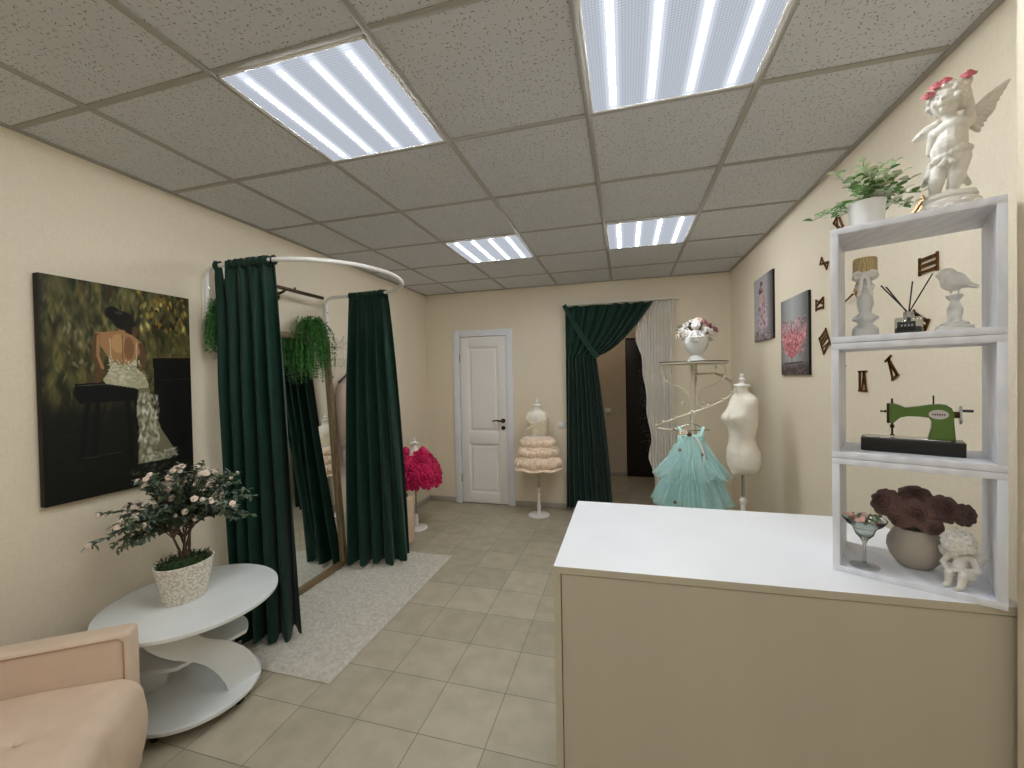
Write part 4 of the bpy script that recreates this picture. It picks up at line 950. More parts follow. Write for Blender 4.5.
for y in (ya, yc):
    q = MB(); q.box((XL + .006, y, 1.99), (.012, .03, .25), .004)
    wp = q.build('wall_plate', 'rail', t)
    for z in (1.9, 2.06): MB().tube([(XL + .03, y, z), (XL + .038, y, z)], .005, 8).build('screw', 'silver', wp)
def railpt(s):     # arc-length-ish position along the horizontal rail, 0 at near wall
    L1 = xc_ - XL; La = PI * (.495 + rr_) / 2; tot = 2 * L1 + La; d_ = s * tot
    if d_ < L1: return Vector((XL + d_, ya, 0)), Vector((1, 0, 0))
    if d_ < L1 + La: a = -PI / 2 + (d_ - L1) / La * PI; return Vector((xc_ + .495 * math.cos(a), (ya + yc) / 2 + rr_ * math.sin(a), 0)), Vector((-.495 * math.sin(a), rr_ * math.cos(a), 0)).normalized()
    return Vector((xc_ - (d_ - L1 - La), yc, 0)), Vector((-1, 0, 0))

def curtain_sheet(top, bot, ztop, zbot, nf, amp, seed, head=True, hem=0.02, left_drop=0):
    rnd = random.Random(seed); ph = [rnd.uniform(0, 6.28) for _ in range(6)]; n = nf * 18; m = MB()
    def fn(u, v):
        T_ = top(u); B_ = bot(u); p = T_.lerp(B_, v ** .75); tg = (top(min(u + .01, 1)) - top(max(u - .01, 0))).lerp(bot(min(u + .01, 1)) - bot(max(u - .01, 0)), v).normalized(); nn = Vector((-tg.y, tg.x, 0))
        uu = u + .018 * math.sin(2 * PI * 1.3 * u + ph[0]) * v
        fold = math.sin(2 * PI * nf * uu + ph[1] + .9 * math.sin(2.2 * v + ph[2])) + .45 * math.sin(2 * PI * nf * .47 * uu + ph[3] + v) * v + .18 * math.sin(2 * PI * nf * 2.1 * uu + ph[4] + 2 * v)
        a = amp * (.28 + .72 * min(1, v * 3.2)) * (1 + .35 * v)
        if head and v < .04: a = amp * .25 + (.006 * math.sin(2 * PI * nf * 2.4 * u))
        hd = .007 * math.sin(2 * PI * nf * 2.6 * u + ph[5]) * math.exp(-v * 14) if head else 0
        p = p + nn * (a * fold + hd)
        z = ztop(u) * (1 - v) + (zbot + hem * math.sin(2 * PI * 1.1 * u + ph[3]) * .5 + hem * .5 * (fold > 0)) * v
        if head: z += .006 * math.sin(2 * PI * nf * 2.6 * u) * max(0, 1 - v * 30)
        return Vector((p.x, p.y, z))
    vs = [0, .008, .018, .03, .04, .055] + [.055 + .945 * k / 46 for k in range(1, 47)]
    V = [fn(i / (n - 1), v) for v in vs for i in range(n)]; F = [(j * n + i, j * n + i + 1, (j + 1) * n + i + 1, (j + 1) * n + i) for j in range(len(vs) - 1) for i in range(n - 1)]
    return m.add(V, F)
def poly_path(pts):
    pts = [Vector((x, y, 0)) for x, y in pts]; L_ = [0]
    for a, b in zip(pts, pts[1:]): L_.append(L_[-1] + (b - a).length)
    def f(u):
        d_ = u * L_[-1]
        for i in range(len(pts) - 1):
            if d_ <= L_[i + 1] or i == len(pts) - 2: return pts[i].lerp(pts[i + 1], (d_ - L_[i]) / (L_[i + 1] - L_[i]))
    return f
t = thing('fitting_curtain', (-2.05, 1.86, rz_), 'nearer dark green satin curtain of the curved rail, hanging beside the white side table', 'curtain', 'green satin curtains on the curved rail')
top = poly_path([(-2.275, 1.84), (-2.15, 1.84), (-2.0, 1.84), (-1.93, 1.842), (-1.865, 1.852)]); bot = poly_path([(-2.155, 1.84), (-2.08, 1.845), (-1.96, 1.88), (-1.865, 1.975)])
curtain_sheet(top, bot, lambda u: rz_ + .022 - (.10 if .10 < u < .21 else 0) , .03, 5, .042, 5).build('curtain_panel', 'velvet', t, thick=.003, sharp=80)
m = MB()
for (u0, u1) in ((0, .085), (.24, 1)):
    def hb(a, v, u0=u0, u1=u1):
        p = top(u0 + (u1 - u0) * a); an = v * 2 * PI; k = .019 + .003 * math.sin(a * 60 * (u1 - u0)); return Vector((p.x, p.y + k * math.cos(an), rz_ + k * math.sin(an) * 1.25))
    m.grid(hb, int(90 * (u1 - u0)) + 4, 13)
m.build('rod_pocket', 'velvet', t, thick=.002, sharp=80)
t = thing('fitting_curtain', (-1.95, 2.83, rz_), 'dark green satin curtain on the far side of the curved rail, right of the mirror', 'curtain', 'green satin curtains on the curved rail')
top2 = poly_path([(-2.12, 2.83), (-2.0, 2.83), (-1.93, 2.83), (-1.77, 2.812)]); bot2 = poly_path([(-2.19, 2.80), (-2.05, 2.82), (-1.88, 2.88), (-1.735, 3.04)])
curtain_sheet(top2, bot2, lambda u: rz_ + .022, .03, 5, .034, 9).build('curtain_panel', 'velvet', t, thick=.003, sharp=80)
m = MB()
def hb2(a, v):
    p = top2(a); an = v * 2 * PI; k = .019 + .003 * math.sin(a * 50); return Vector((p.x, p.y + k * math.cos(an), rz_ + k * math.sin(an) * 1.25))
m.grid(hb2, 70, 13).build('rod_pocket', 'velvet', t, thick=.002, sharp=80)

# ------------------------------------------------------------------ mirror
BR = Vector((-2.212, 2.835, .014)); e1 = Vector((.0, 1, 0)).normalized(); TR = Vector((-2.338, 2.835, 1.86))
eu = (TR - BR); eu = (eu - e1 * eu.dot(e1)); HM = eu.length; eu.normalize(); en = e1.cross(eu); en = en if en.x > 0 else -en
RMi = Matrix((e1, en, eu)).transposed(); WM = .80
t = thing('floor_mirror', BR - e1 * WM / 2, 'tall brown-framed mirror leaning on the wall between the two fitting curtains', 'mirror')
def mp(a, b, c_=0): return BR - e1 * (WM * a) + eu * (HM * b) + en * c_
fwid = .038
MB().box(mp(.5, .5, -.012), (WM - .02, .006, HM - .02), 0, RMi).build('mirror_glass', 'mirror', t, smooth=False)
MB().box(mp(0, .5) - e1 * fwid / 2, (fwid, .03, HM), .005, RMi).build('frame_side', 'mframe', t); MB().box(mp(1, .5) + e1 * fwid / 2, (fwid, .03, HM), .005, RMi).build('frame_side', 'mframe', t)
MB().box(mp(.5, 0) + eu * fwid / 2, (WM - 2 * fwid, .03, fwid), .005, RMi).build('frame_rail', 'mframe', t); MB().box(mp(.5, 1) - eu * fwid / 2, (WM - 2 * fwid, .03, fwid), .005, RMi).build('frame_rail', 'mframe', t)

# ------------------------------------------------------------------ hanging ferns
def fern(loc, seed, label, L0, spread, n=70, hub=.03):
    rnd = random.Random(seed); t = thing('hanging_fern', loc, label, 'plant', 'artificial ferns over the mirror corners'); m = MB(); st = MB(); loc = Vector(loc)
    for k in range(n):
        a = rnd.uniform(-PI * .62, PI * .62); ln = L0 * rnd.uniform(.35, 1); sp = spread * rnd.uniform(.3, 1); dx = Vector((math.cos(a), math.sin(a), 0)); b = loc + Vector((rnd.uniform(0, hub), rnd.uniform(-hub, hub), rnd.uniform(-.02, .04)))
        pts = []
        for j in range(9): f = j / 8; pts.append(b + dx * sp * math.sin(min(1, f * 1.6) * PI / 2) + Vector((0, 0, .07 * math.sin(PI * min(1, f * 1.8)) * rnd.uniform(.7, 1.1) - ln * f ** 1.6)))
        for p in pts:
            if p.x < XL + .012: p.x = XL + .012
        st.tube(pts, .001, 4, cap=False)
        for j in range(26):
            f = j / 26 * 8; i = int(f); p = pts[i].lerp(pts[i + 1], f - i); dv = (pts[i + 1] - pts[i]).normalized(); sd = dv.cross(Vector((rnd.uniform(-1, 1), rnd.uniform(-1, 1), .3))).normalized()
            for s_ in (-1, 1): leaf(m, p, sd * s_ + dv * .7, rnd.uniform(.018, .032), .0085, .2, 3)
    m.build('fronds', 'fern', t); st.build('stems', 'leafm', t); return t
fern((-2.315, 2.60, 1.905), 3, 'bushy green trailing fern hanging over the right top corner of the mirror', .42, .14, 95, .05)
fern((-2.33, 1.90, 1.90), 8, 'green trailing fern mostly hidden behind the near fitting curtain', .26, .11, 70)

# ------------------------------------------------------------------ picture light above the mirror
t = thing('mirror_lamp', (XL, 2.30, 2.12), 'dark bronze bar lamp on the wall above the mirror', 'lamp')
MB().tube([(XL + .001, 2.33, 2.11), (XL + .014, 2.33, 2.11)], .045, 24).build('wall_mount', 'bronze', t)
MB().tube([(XL + .014, 2.33, 2.11), (XL + .09, 2.33, 2.13), (-2.25, 2.33, 2.148)], .009, 10).build('arm', 'bronze', t)
MB().box((-2.245, 2.45, 2.145), (.022, .46, .022), .004).build('light_bar', 'bronze', t)
MB().tube([(-2.245, 2.40, 2.156), (-2.245, 2.40, 2.17)], .007, 10).build('screw', 'bronze', t)

# ------------------------------------------------------------------ hook rack and garment
t = thing('hook_rack', (XL, 3.02, 1.70), 'white wire coat hooks on the left wall between mirror and far curtain', 'coat rack')
q = MB()
for z in (1.80, 1.70): q.tube([(XL + .02, 2.90, z), (XL + .02, 3.26, z)], .0035, 8)
for y in (2.94, 3.22): q.tube([(XL + .003, y, 1.80), (XL + .02, y, 1.80)], .004, 8).tube([(XL + .003, y, 1.70), (XL + .02, y, 1.70)], .004, 8)
q.build('frame', 'rail', t)
for y in (2.96, 3.04, 3.12, 3.20):
    q = MB(); q.tube([(XL + .02, y, 1.87), (XL + .022, y, 1.70), (XL + .03, y, 1.63), (XL + .06, y, 1.62), (XL + .075, y, 1.66)], .0035, 8).tube([(XL + .02, y, 1.82), (XL + .06, y, 1.84), (XL + .085, y, 1.88)], .0035, 8).ball((XL + .085, y, 1.88), .006).ball((XL + .075, y, 1.66), .006)
    q.build('hook', 'rail', t)
t = thing('clothes_hanger', (XL + .06, 3.07, 1.5), 'black hanger holding the dusty pink jacket on the wall hooks', 'hanger')
m = MB(); m.tube([(XL + .058, 3.07, 1.575), (XL + .058, 3.07, 1.60)], .002, 6)
m.tube([(XL + .058 + .014 * math.cos(a), 3.07, 1.614 + .014 * math.sin(a)) for a in [-PI / 2 + 1.45 * PI * k / 14 for k in range(15)]], .002, 6); m.build('hook', 'silver', t)
MB().tube([(XL + .058, 2.92, 1.49), (XL + .058, 2.98, 1.53), (XL + .058, 3.07, 1.575), (XL + .058, 3.16, 1.53), (XL + .058, 3.22, 1.49)], [.010, .008, .006, .008, .010], 10).build('hanger_body', 'black', t)
t = thing('jacket', (XL + .06, 3.07, .9), 'dusty pink satin jacket hanging by the far fitting curtain', 'jacket')
def jk(u, v):
    a = u * 2 * PI; sh = min(1, v * 7) ** .5; w = (.03 + .125 * sh) * (1 + .10 * v); d_ = .045 + .03 * v; z = 1.57 - .08 * sh * abs(math.cos(a)) - .68 * v
    k = 1 + .10 * math.sin(7 * a + 2 * v) * v
    return (max(XL + .012, XL + .062 + d_ * math.sin(a) * k), 3.07 + w * math.cos(a) * k, z)
MB().grid(jk, 90, 40, True).build('body', 'jacket', t, thick=.003, sharp=80)
for s_ in (-1, 1):
    MB().tube([(XL + .075, 3.07 + s_ * .12, 1.47), (XL + .085, 3.07 + s_ * .155, 1.36), (XL + .09, 3.07 + s_ * .16, 1.15), (XL + .095, 3.07 + s_ * .15, .96)], [.045, .05, .045, .038], 14).build('sleeve', 'jacket', t)

# ------------------------------------------------------------------ garments and forms
def torso(prof, C_, rz=0, n=40, name='torso', m='form', parent=None, extra=None):
    q = MB(); V = []
    for (z, rx, ry, ox, oy) in prof:
        for i in range(n):
            a = 2 * PI * i / n; p = Vector((rx * math.cos(a) + ox, ry * math.sin(a) + oy, z))
            if extra: p = extra(p, a, z)
            V.append(Vector(C_) + RZ(rz) @ p)
    F = [(j * n + i, j * n + (i + 1) % n, (j + 1) * n + (i + 1) % n, (j + 1) * n + i) for j in range(len(prof) - 1) for i in range(n)] + [tuple(range(n)), tuple((len(prof) - 1) * n + i for i in range(n))]
    return q.add(V, F).build(name, m, parent, sharp=60)
def finial(c, s, parent):
    c = Vector(c); MB().lathe([(0, 0), (.050 * s, 0), (.054 * s, .006 * s), (.048 * s, .014 * s), (.016 * s, .022 * s), (.011 * s, .032 * s), (.020 * s, .042 * s), (.022 * s, .052 * s), (.012 * s, .062 * s), (.009 * s, .068 * s), (.014 * s, .076 * s), (.012 * s, .086 * s), (0, .092 * s)], c, 28, cap=False).build('neck_cap', 'plasticw', parent)
def stand(c, zt, zp, parent, r=.12):
    c = Vector(c)
    MB().lathe([(0, 0), (r, 0), (r + .002, .005), (r * .96, .012), (r * .5, .02), (.025, .026), (0, .026)], c, 44, cap=False).build('stand_base', 'plasticw', parent)
    MB().lathe([(.022, .024), (.026, .04), (.019, .055), (.024, .09), (.017, .15), (.015, zp - .05), (.022, zp - .04), (.023, zp - .02), (.015, zp - .012), (.015, zp)], c, 24).build('stand_post', 'plasticw', parent)
    MB().tube([c + Vector((0, 0, zp - .01)), c + Vector((0, 0, zt))], .010, 12).build('pole', 'silver', parent)
def frill(C_, z0, z1, r0, r1, nf, seed, bul=.03, jag=.02, amp=.07, nv=10, th0=0, th1=2 * PI, sy=1.0):
    rnd = random.Random(seed); ph = [rnd.uniform(0, 6.28) for _ in range(8)]; C_ = Vector(C_)
    def fn(u, v):
        a = th0 + (th1 - th0) * u; f = v; w = math.sin(nf * a + ph[0]) + .5 * math.sin(nf * 1.7 * round(1) * a + ph[1] + 2 * v) * .6 + .4 * math.sin((nf // 3 + 1) * a + ph[2])
        r = r0 + (r1 - r0) * f + bul * math.sin(PI * min(1, f * 1.05)); r *= 1 + amp * w * (.25 + .75 * f)
        z = z0 + (z1 - z0) * f + jag * f * math.sin((nf // 2) * a + ph[3]) * .6 + jag * f * .5 * math.sin((nf // 5 + 1) * a + ph[4])
        return C_ + Vector((r * math.cos(a), r * math.sin(a) * sy, z))
    return fn
# child form with the peach dress
PCF = Vector((-.925, 4.36, 0))
t = thing('child_dress_form', PCF, 'white child dress form on a round stand wearing the peach dress, by the back wall', 'dress form')
cprof = [(.62, .085, .07, 0, 0), (.70, .10, .082, 0, 0), (.80, .105, .085, 0, 0), (.90, .098, .078, 0, 0), (.98, .10, .078, 0, 0), (1.06, .112, .082, 0, 0), (1.11, .118, .078, 0, 0), (1.145, .105, .066, 0, 0), (1.165, .06, .05, 0, 0), (1.185, .042, .042, 0, 0), (1.22, .038, .038, 0, 0)]
torso([(z - .03, a, b, c_, d_) for z, a, b, c_, d_ in cprof], PCF, 0, parent=t); finial(PCF + Vector((0, 0, 1.19)), .95, t); stand(PCF, .60, .30, t, .115)
PCF = PCF + Vector((0, 0, -.03))
t = thing('peach_dress', PCF + Vector((0, 0, .6)), 'peach satin child dress with three puffed tiers and a cream crossed bodice', 'dress')
def neck(p, a, z):
    return p
bp_ = [(.925, .107, .087, 0, 0), (.96, .108, .088, 0, 0), (1.0, .112, .09, 0, 0), (1.05, .120, .092, 0, 0), (1.085, .124, .09, 0, 0)]
def bodice(p, a, z):
    fr = max(0, -math.sin(a)); 
    if z > 1.06: p.z -= .045 * fr ** 6; p.z += .02 * (abs(math.cos(a)) > .6)
    if z < .93: p.z += .018 * fr ** 3 - .01
    return p
q = MB(); V = []; n = 60
for (z, rx, ry, ox, oy) in bp_:
    for i in range(n): a = 2 * PI * i / n; V.append(PCF + bodice(Vector((rx * math.cos(a), ry * math.sin(a), z)), a, z))
q.add(V, [(j * n + i, j * n + (i + 1) % n, (j + 1) * n + (i + 1) % n, (j + 1) * n + i) for j in range(len(bp_) - 1) for i in range(n)]).build('bodice', 'peachlace', t, thick=.004)
for s_ in (-1, 1):
    MB().grid(lambda u, v, s_=s_: PCF + Vector((s_ * (.10 - .026 * u + .02 * (v - .5)), -.075 + .11 * u * 0 - .012 * math.sin(PI * u) + .10 * u, 1.08 + .085 * math.sin(PI * u * .62) - .02 * u * 0)), 12, 4).build('shoulder_strap', 'peachlace', t, thick=.004)
    q = MB(); q.grid(lambda u, v, s_=s_: PCF + Vector((s_ * (.095 - .20 * u), -.098 - .006 * math.sin(PI * u), 1.08 - .10 * u + .022 * (v - .5))), 14, 4); q.build('crossed_band', 'peachlace', t, thick=.003)
def puff(z0, z1, R, seed, nf, frz=.03):
    m = MB(); rnd = random.Random(seed); ph = [rnd.uniform(0, 6.28) for _ in range(5)]
    def fn(u, v):
        a = 2 * PI * u; bl = math.sin(PI * (v * .92 + .04)) ** .55
        w = math.sin(nf * a + ph[0] + 1.2 * math.sin(3 * v)) * .6 + .4 * math.sin(nf * 1.6 // 1 * a + ph[1] - 2 * v)
        r = R * (.55 + .45 * bl) * (1 + .07 * w * bl + .02 * math.sin(5 * a + ph[2]))
        if v > .86: r = R * (.93 + .12 * (v - .86) / .14 + .05 * math.sin(nf * a + ph[3]))
        z = z0 + (z1 - z0) * v + .006 * math.sin(7 * a + ph[4])
        return PCF + Vector((r * math.cos(a), r * math.sin(a) * .92, z))
    return m.grid(fn, 260, 26, True)
puff(.885, .775, .185, 1, 46).build('skirt_tier', 'peach', t, thick=.003, sharp=80)
puff(.795, .665, .215, 2, 52).build('skirt_tier', 'peach', t, thick=.003, sharp=80)
puff(.69, .545, .245, 3, 58).build('skirt_tier', 'peach', t, thick=.003, sharp=80)
MB().grid(lambda u, v: PCF + Vector(((.106 + .05 * v) * math.cos(2 * PI * u), (.086 + .06 * v) * math.sin(2 * PI * u), .895 - .02 * v)), 60, 4, True).build('waistband', 'peach', t, thick=.003)

# child form with the fuchsia dress
PCG = Vector((-2.055, 3.71, 0))
t = thing('child_dress_form', PCG, 'white child dress form half hidden by the far fitting curtain, wearing the fuchsia dress', 'dress form')
torso([(z - .36, a * .82, b * .82, c_, d_) for z, a, b, c_, d_ in cprof[3:]], PCG, .3, parent=t); finial(PCG + Vector((0, 0, .858)), .85, t); stand(PCG, .55, .12, t, .11)
PCG = PCG + Vector((0, 0, -.025))
t = thing('fuchsia_dress', PCG + Vector((0, 0, .45)), 'fuchsia ruffled organza child dress with bow shoulders, left of the white door', 'dress')
m = MB(); random.seed(5)
for k in range(11):
    f = k / 10; z = .76 - .24 * f; R = .10 + .145 * math.sin(PI / 2 * min(1, f * 1.35 + .1)); R = min(R, .235)
    m.grid(frill(PCG, z + .02, z - .045, R * .82, R * 1.02, 26 + 3 * k, k, .012, .025, .10), 240, 7, True)
for k in range(170):
    z = random.uniform(.50, .79); f = (.79 - z) / .29; R = .10 + .135 * math.sin(PI / 2 * min(1, f * 1.4)); a = random.uniform(0, 2 * PI)
    c_ = PCG + Vector((R * math.cos(a), R * math.sin(a), z)); nrm = Vector((math.cos(a), math.sin(a), random.uniform(-.2, .7)))
    q_ = nrm.to_track_quat('Z', 'Y').to_matrix() ; ph = random.uniform(0, 6)
    m.grid(lambda u, v, c_=c_, q_=q_, ph=ph: c_ + q_ @ Vector((.034 * v * math.cos(2 * PI * u), .034 * v * math.sin(2 * PI * u), .012 * v + .013 * v * math.sin(5 * 2 * PI * u + ph))), 20, 4, True)
m.build('ruffled_skirt', 'fuchsia', t, thick=.001, sharp=80)
torso([(.60, .10, .085, 0, 0), (.66, .088, .074, 0, 0), (.72, .096, .078, 0, 0), (.765, .102, .074, 0, 0)], PCG, .3, name='bodice', m='fuchsia', parent=t)
for s_ in (-1, 1):
    m = MB(); c_ = PCG + RZ(.3) @ Vector((s_ * .085, -.035, .80))
    for w in range(2):
        m.grid(lambda u, v, w=w: c_ + RZ(.3) @ Vector(((.055 * math.sin(PI * v)) * math.cos(2 * PI * u) * (1 if w else .8), .03 * math.sin(2 * PI * u) * math.sin(PI * v), -.06 + .12 * v + .006 * math.sin(6 * PI * u))), 28, 10, True)
    m.build('shoulder_bow', 'fuchsia', t, thick=.002, sharp=80)
# bag behind curtain
t = thing('beige_bag', (-1.99, 3.36, 0), 'upright beige bag on the floor behind the far fitting curtain', 'bag')
MB().box((-1.99, 3.36, .215), (.17, .12, .42), .02).build('body', 'beigebag', t)
MB().tube([(-2.03, 3.36, .425), (-2.03, 3.36, .452), (-1.95, 3.36, .452), (-1.95, 3.36, .425)], .006, 8).build('handle', 'black', t)

# ------------------------------------------------------------------ doorway curtains
rodz = 2.30
t = thing('curtain_rod', (-.04, YB, rodz), 'thin white curtain rod above the doorway in the back wall', 'curtain rod')
MB().tube([(-.64, YB - .06, rodz), (.55, YB - .06, rodz)], .008, 12).build('rod', 'rail', t)
for x in (-.60, .50): MB().tube([(x, YB - .001, rodz), (x, YB - .06, rodz)], .007, 8).build('bracket', 'rail', t)
GY_ = YB - .075
t = thing('doorway_curtain', (-.4, GY_, rodz), 'dark green curtain tied back to the left of the doorway in the back wall', 'curtain')
tz = 1.72
def edgeR(z):
    if z >= tz:
        f = (z - tz) / (rodz - .025 - tz); return -.30 + .59 * (f ** .62)
    f = (tz - z) / tz; return -.30 + .02 * math.sin(f * 3) + .155 * f
def edgeL(z):
    if z >= tz: return -.625
    return -.625 - .02 * (tz - z) / tz
def gfn(u, v):
    zt = rodz - .02 - .012 * abs(math.sin(u * 22))
    z = zt * (1 - v) + (.035 + .02 * math.sin(u * 9) + .10 * max(0, u - .86) * 6 * (u > .86)) * v
    # upper cloth sags towards the tie
    if z > tz:
        f = (z - tz) / (rodz - .02 - tz)
    L_, R_ = edgeL(z), edgeR(z); w = R_ - L_
    x = L_ + w * u
    nf = 9; a = .024 + .008 * (z < tz)
    y = GY_ + a * math.sin(2 * PI * nf * u ** 1.15 + .8 * math.sin(z * 2.4) + 1.3 * math.sin(7 * u)) + .014 * math.sin(2 * PI * nf * .43 * u + z) - .012
    if abs(z - tz) < .12: y = GY_ + (y - GY_) * (.55 + .45 * abs(z - tz) / .12)
    return Vector((x, y - .01, z))
MB().grid(gfn, 300, 90).build('curtain_panel', 'velvet', t, thick=.002, sharp=80)
def band(u, v):
    a = Vector((-.635, GY_ - .038, 2.29)); b = Vector((-.285, GY_ - .062, 1.70)); p = a.lerp(b, u); nn = Vector((.86, 0, .51)); return p + nn * (.024 * (v - .5) * 2 * (1 + .3 * u)) + Vector((0, -.012 * math.sin(PI * u), -.03 * math.sin(PI * u)))
MB().grid(band, 20, 6).build('tieback', 'velvet', t, thick=.004, sharp=80)
t = thing('sheer_curtain', (.4, YB - .05, rodz), 'white sheer curtain with a wavy edge drawn to the right of the doorway', 'curtain')
def shL(z):
    pts = [(2.28, .23), (2.0, .02 + .16), (1.88, .19), (1.72, .235), (1.55, .25), (1.40, .275), (1.15, .285), (.95, .31), (.80, .33), (.62, .30), (.4, .36), (0, .38)]
    for (a, b), (c_, d_) in zip(pts, pts[1:]):
        if z >= c_: return b + (d_ - b) * (a - z) / (a - c_)
    return .38
def shf(u, v):
    z = rodz - .02 - (rodz - .05) * v; L_ = shL(z) + .006 * math.sin(z * 16) - .07 * (1 if z < 2.2 else (2.28 - z) / .08); R_ = .50 + .01 * math.sin(z * 3); x = L_ + (R_ - L_) * u
    return Vector((x, YB - .042 + .017 * math.sin(2 * PI * 34 * (x - .5) + .3 * math.sin(2 * z)), z))
MB().grid(shf, 150, 70).build('curtain_panel', 'sheer', t, sharp=80)

# ------------------------------------------------------------------ spiral garment rack
RK = Vector((.535, 3.62, 0)); TZR = 1.60
t = thing('garment_rack', RK, 'cream wrought-metal spiral garment rack with a round glass top, right of the doorway', 'garment rack')
MB().lathe([(0, TZR), (.262, TZR), (.265, TZR + .003), (.262, TZR + .006), (0, TZR + .006)], RK, 56, cap=False).build('glass_top', 'greyglass', t)
MB().tube([RK + Vector((.25 * math.cos(a), .25 * math.sin(a), TZR - .008)) for a in [2 * PI * k / 48 for k in range(48)]], .007, 8, closed=True).build('top_ring', 'cream_metal', t)
MB().tube([RK + Vector((0, 0, .03)), RK + Vector((0, 0, TZR - .004))], .017, 14).build('post', 'cream_metal', t)
def scroll(ang):
    P = [];
    for k in range(10): a = PI * 1.9 * (1 - k / 9) + .3; r = .012 + .022 * (k / 9); P.append((.196 + r * math.cos(a + 1.2) * 1, TZR - .045 + r * math.sin(a + 1.2)))
    P = [(.175, -.055), (.165, -.035), (.178, -.018), (.20, -.016), (.225, -.028), (.24, -.06), (.235, -.11), (.20, -.155), (.15, -.185), (.10, -.205), (.06, -.235), (.035, -.28), (.03, -.325), (.045, -.36), (.07, -.368), (.085, -.35), (.08, -.33), (.066, -.33)]
    pts = []
    for i in range(len(P) - 1):
        p = [P[max(i - 1, 0)], P[i], P[i + 1], P[min(i + 2, len(P) - 1)]]
        for f_ in (0, .25, .5, .75): pts.append([.5 * (2 * p[1][k] + (p[2][k] - p[0][k]) * f_ + (2 * p[0][k] - 5 * p[1][k] + 4 * p[2][k] - p[3][k]) * f_ ** 2 + (3 * p[1][k] - p[0][k] - 3 * p[2][k] + p[3][k]) * f_ ** 3) for k in (0, 1)])
    d_ = Vector((math.cos(ang), math.sin(ang), 0)); return [RK + d_ * x + Vector((0, 0, TZR + z)) for x, z in pts]
for a in (-.26, -.26 + PI, -.26 + PI / 2, -.26 - PI / 2 * 1.02):
    if a == -.26 - PI / 2 * 1.02: continue
    MB().tube(scroll(a), .0088, 8).build('scroll_bracket', 'cream_metal', t)
hp = []
def hel(k): a = -3.05 + 4.3 * k; return RK + Vector((.30 * math.cos(a), .30 * math.sin(a), 1.06 + .50 * k))
hp = [RK + Vector((0, 0, 1.04)), RK + Vector((-.15, -.01, 1.045))] + [hel(k / 60) for k in range(55)] + [RK + Vector((0, 0, 1.50))]
MB().tube(hp, .0095, 8).build('spiral_rail', 'cream_metal', t)
for k in range(10): MB().ball(hel(.03 + .09 * k) + Vector((0, 0, .014)), .011, 10, 8).build('peg', 'cream_metal', t)
for a in (.4, .4 + 2 * PI / 3, .4 + 4 * PI / 3): MB().tube([RK + Vector((0, 0, .12)), RK + Vector((.1 * math.cos(a), .1 * math.sin(a), .13)), RK + Vector((.22 * math.cos(a), .22 * math.sin(a), .08)), RK + Vector((.27 * math.cos(a), .27 * math.sin(a), .012))], [.011, .010, .010, .012], 10).build('leg', 'cream_metal', t)

# angel vase with flowers on the rack
PV = RK + Vector((.02, -.04, TZR + .006)); R_ = facing(PV)
t = thing('angel_vase', PV, 'white angel vase holding a mixed pink and white bouquet on the garment rack top', 'vase')
Loc().lathe([(0, 0), (.072, 0), (.074, .006), (.06, .02), (.04, .040), (.034, .052), (.05, .068), (.078, .10), (.092, .14), (.094, .175), (.088, .20), (.080, .205), (.084, .17), (0, .12)], n=48, rf=lambda a, z: 1 + .03 * math.cos(10 * a) * (z > .06), cap=False).put(PV, R_).build('urn', 'plaster2', t)
m = Loc(); m.capsule((0, -.085, .17), (0, -.08, .23), .03, .024); m.ball((0, -.088, .275), (.03, .028, .034)); curls(m, (0, -.082, .282), (.031, .03, .033), 50, .008, -.3, (0, -1, -.1)); m.ball((0, -.115, .272), .005)
m.capsule((-.025, -.085, .23), (-.055, -.1, .19), .011, .009); m.capsule((.025, -.085, .23), (.055, -.1, .19), .011, .009); m.capsule((-.055, -.1, .19), (-.01, -.118, .185), .009, .007); m.capsule((.055, -.1, .19), (.01, -.118, .185), .009, .007)
m.put(PV, R_).build('angel', 'plaster2', t, remesh=.003)
for s_ in (-1, 1): m = Loc(); wing(m, (s_ * .025, -.07, .215), (s_ * .095, -.055, .27), .06, 6); m.ball((s_ * .05, -.065, .225), (.028, .008, .022), rot=RY(-s_ * .7)); m.put(PV, R_).build('wing', 'plaster2', t)
fm = {'a': 'rosep', 'b': mat('dusty_rose_petal', (170, 110, 118), .7, var=.2, scale=60), 'c': mat('white_petal', (232, 226, 216), .6, var=.08, scale=60)}
random.seed(9); lf_ = Loc()
for k, (x, y, z, c_) in enumerate(((-.11, -.02, .255, 'c'), (-.13, .0, .215, 'a'), (-.075, .0, .30, 'c'), (-.03, .02, .325, 'c'), (.02, .0, .335, 'a'), (.06, .0, .315, 'b'), (.095, .01, .285, 'b'), (.105, -.03, .235, 'c'), (.13, .0, .215, 'a'), (.14, .01, .25, 'b'), (.08, -.04, .25, 'c'), (-.08, -.04, .22, 'a'), (.0, .06, .30, 'b'), (.07, .08, .26, 'a'), (-.07, .08, .26, 'c'))):
    m = Loc(); rose_head(m, (x, y, z), .03, (x * 6, -.6, .6), 3, 1, k); m.ball((x, y, z), .014, 8, 6); m.put(PV, R_).build('flower', fm[c_], t, thick=.0012)
for k in range(230):
    a = random.uniform(0, PI * 2); q_ = random.uniform(.1, 1); x = .135 * math.cos(a) * q_; z = .23 + .09 * math.sin(a) * q_; leaf(lf_, (x, random.uniform(-.03, .08), z), (math.cos(a), random.uniform(-.8, .3), math.sin(a) + .3), random.uniform(.02, .04), .016)
lf_.put(PV, R_).build('foliage', mat('olive_leaf', (88, 98, 58), .6, var=.35, scale=40), t)

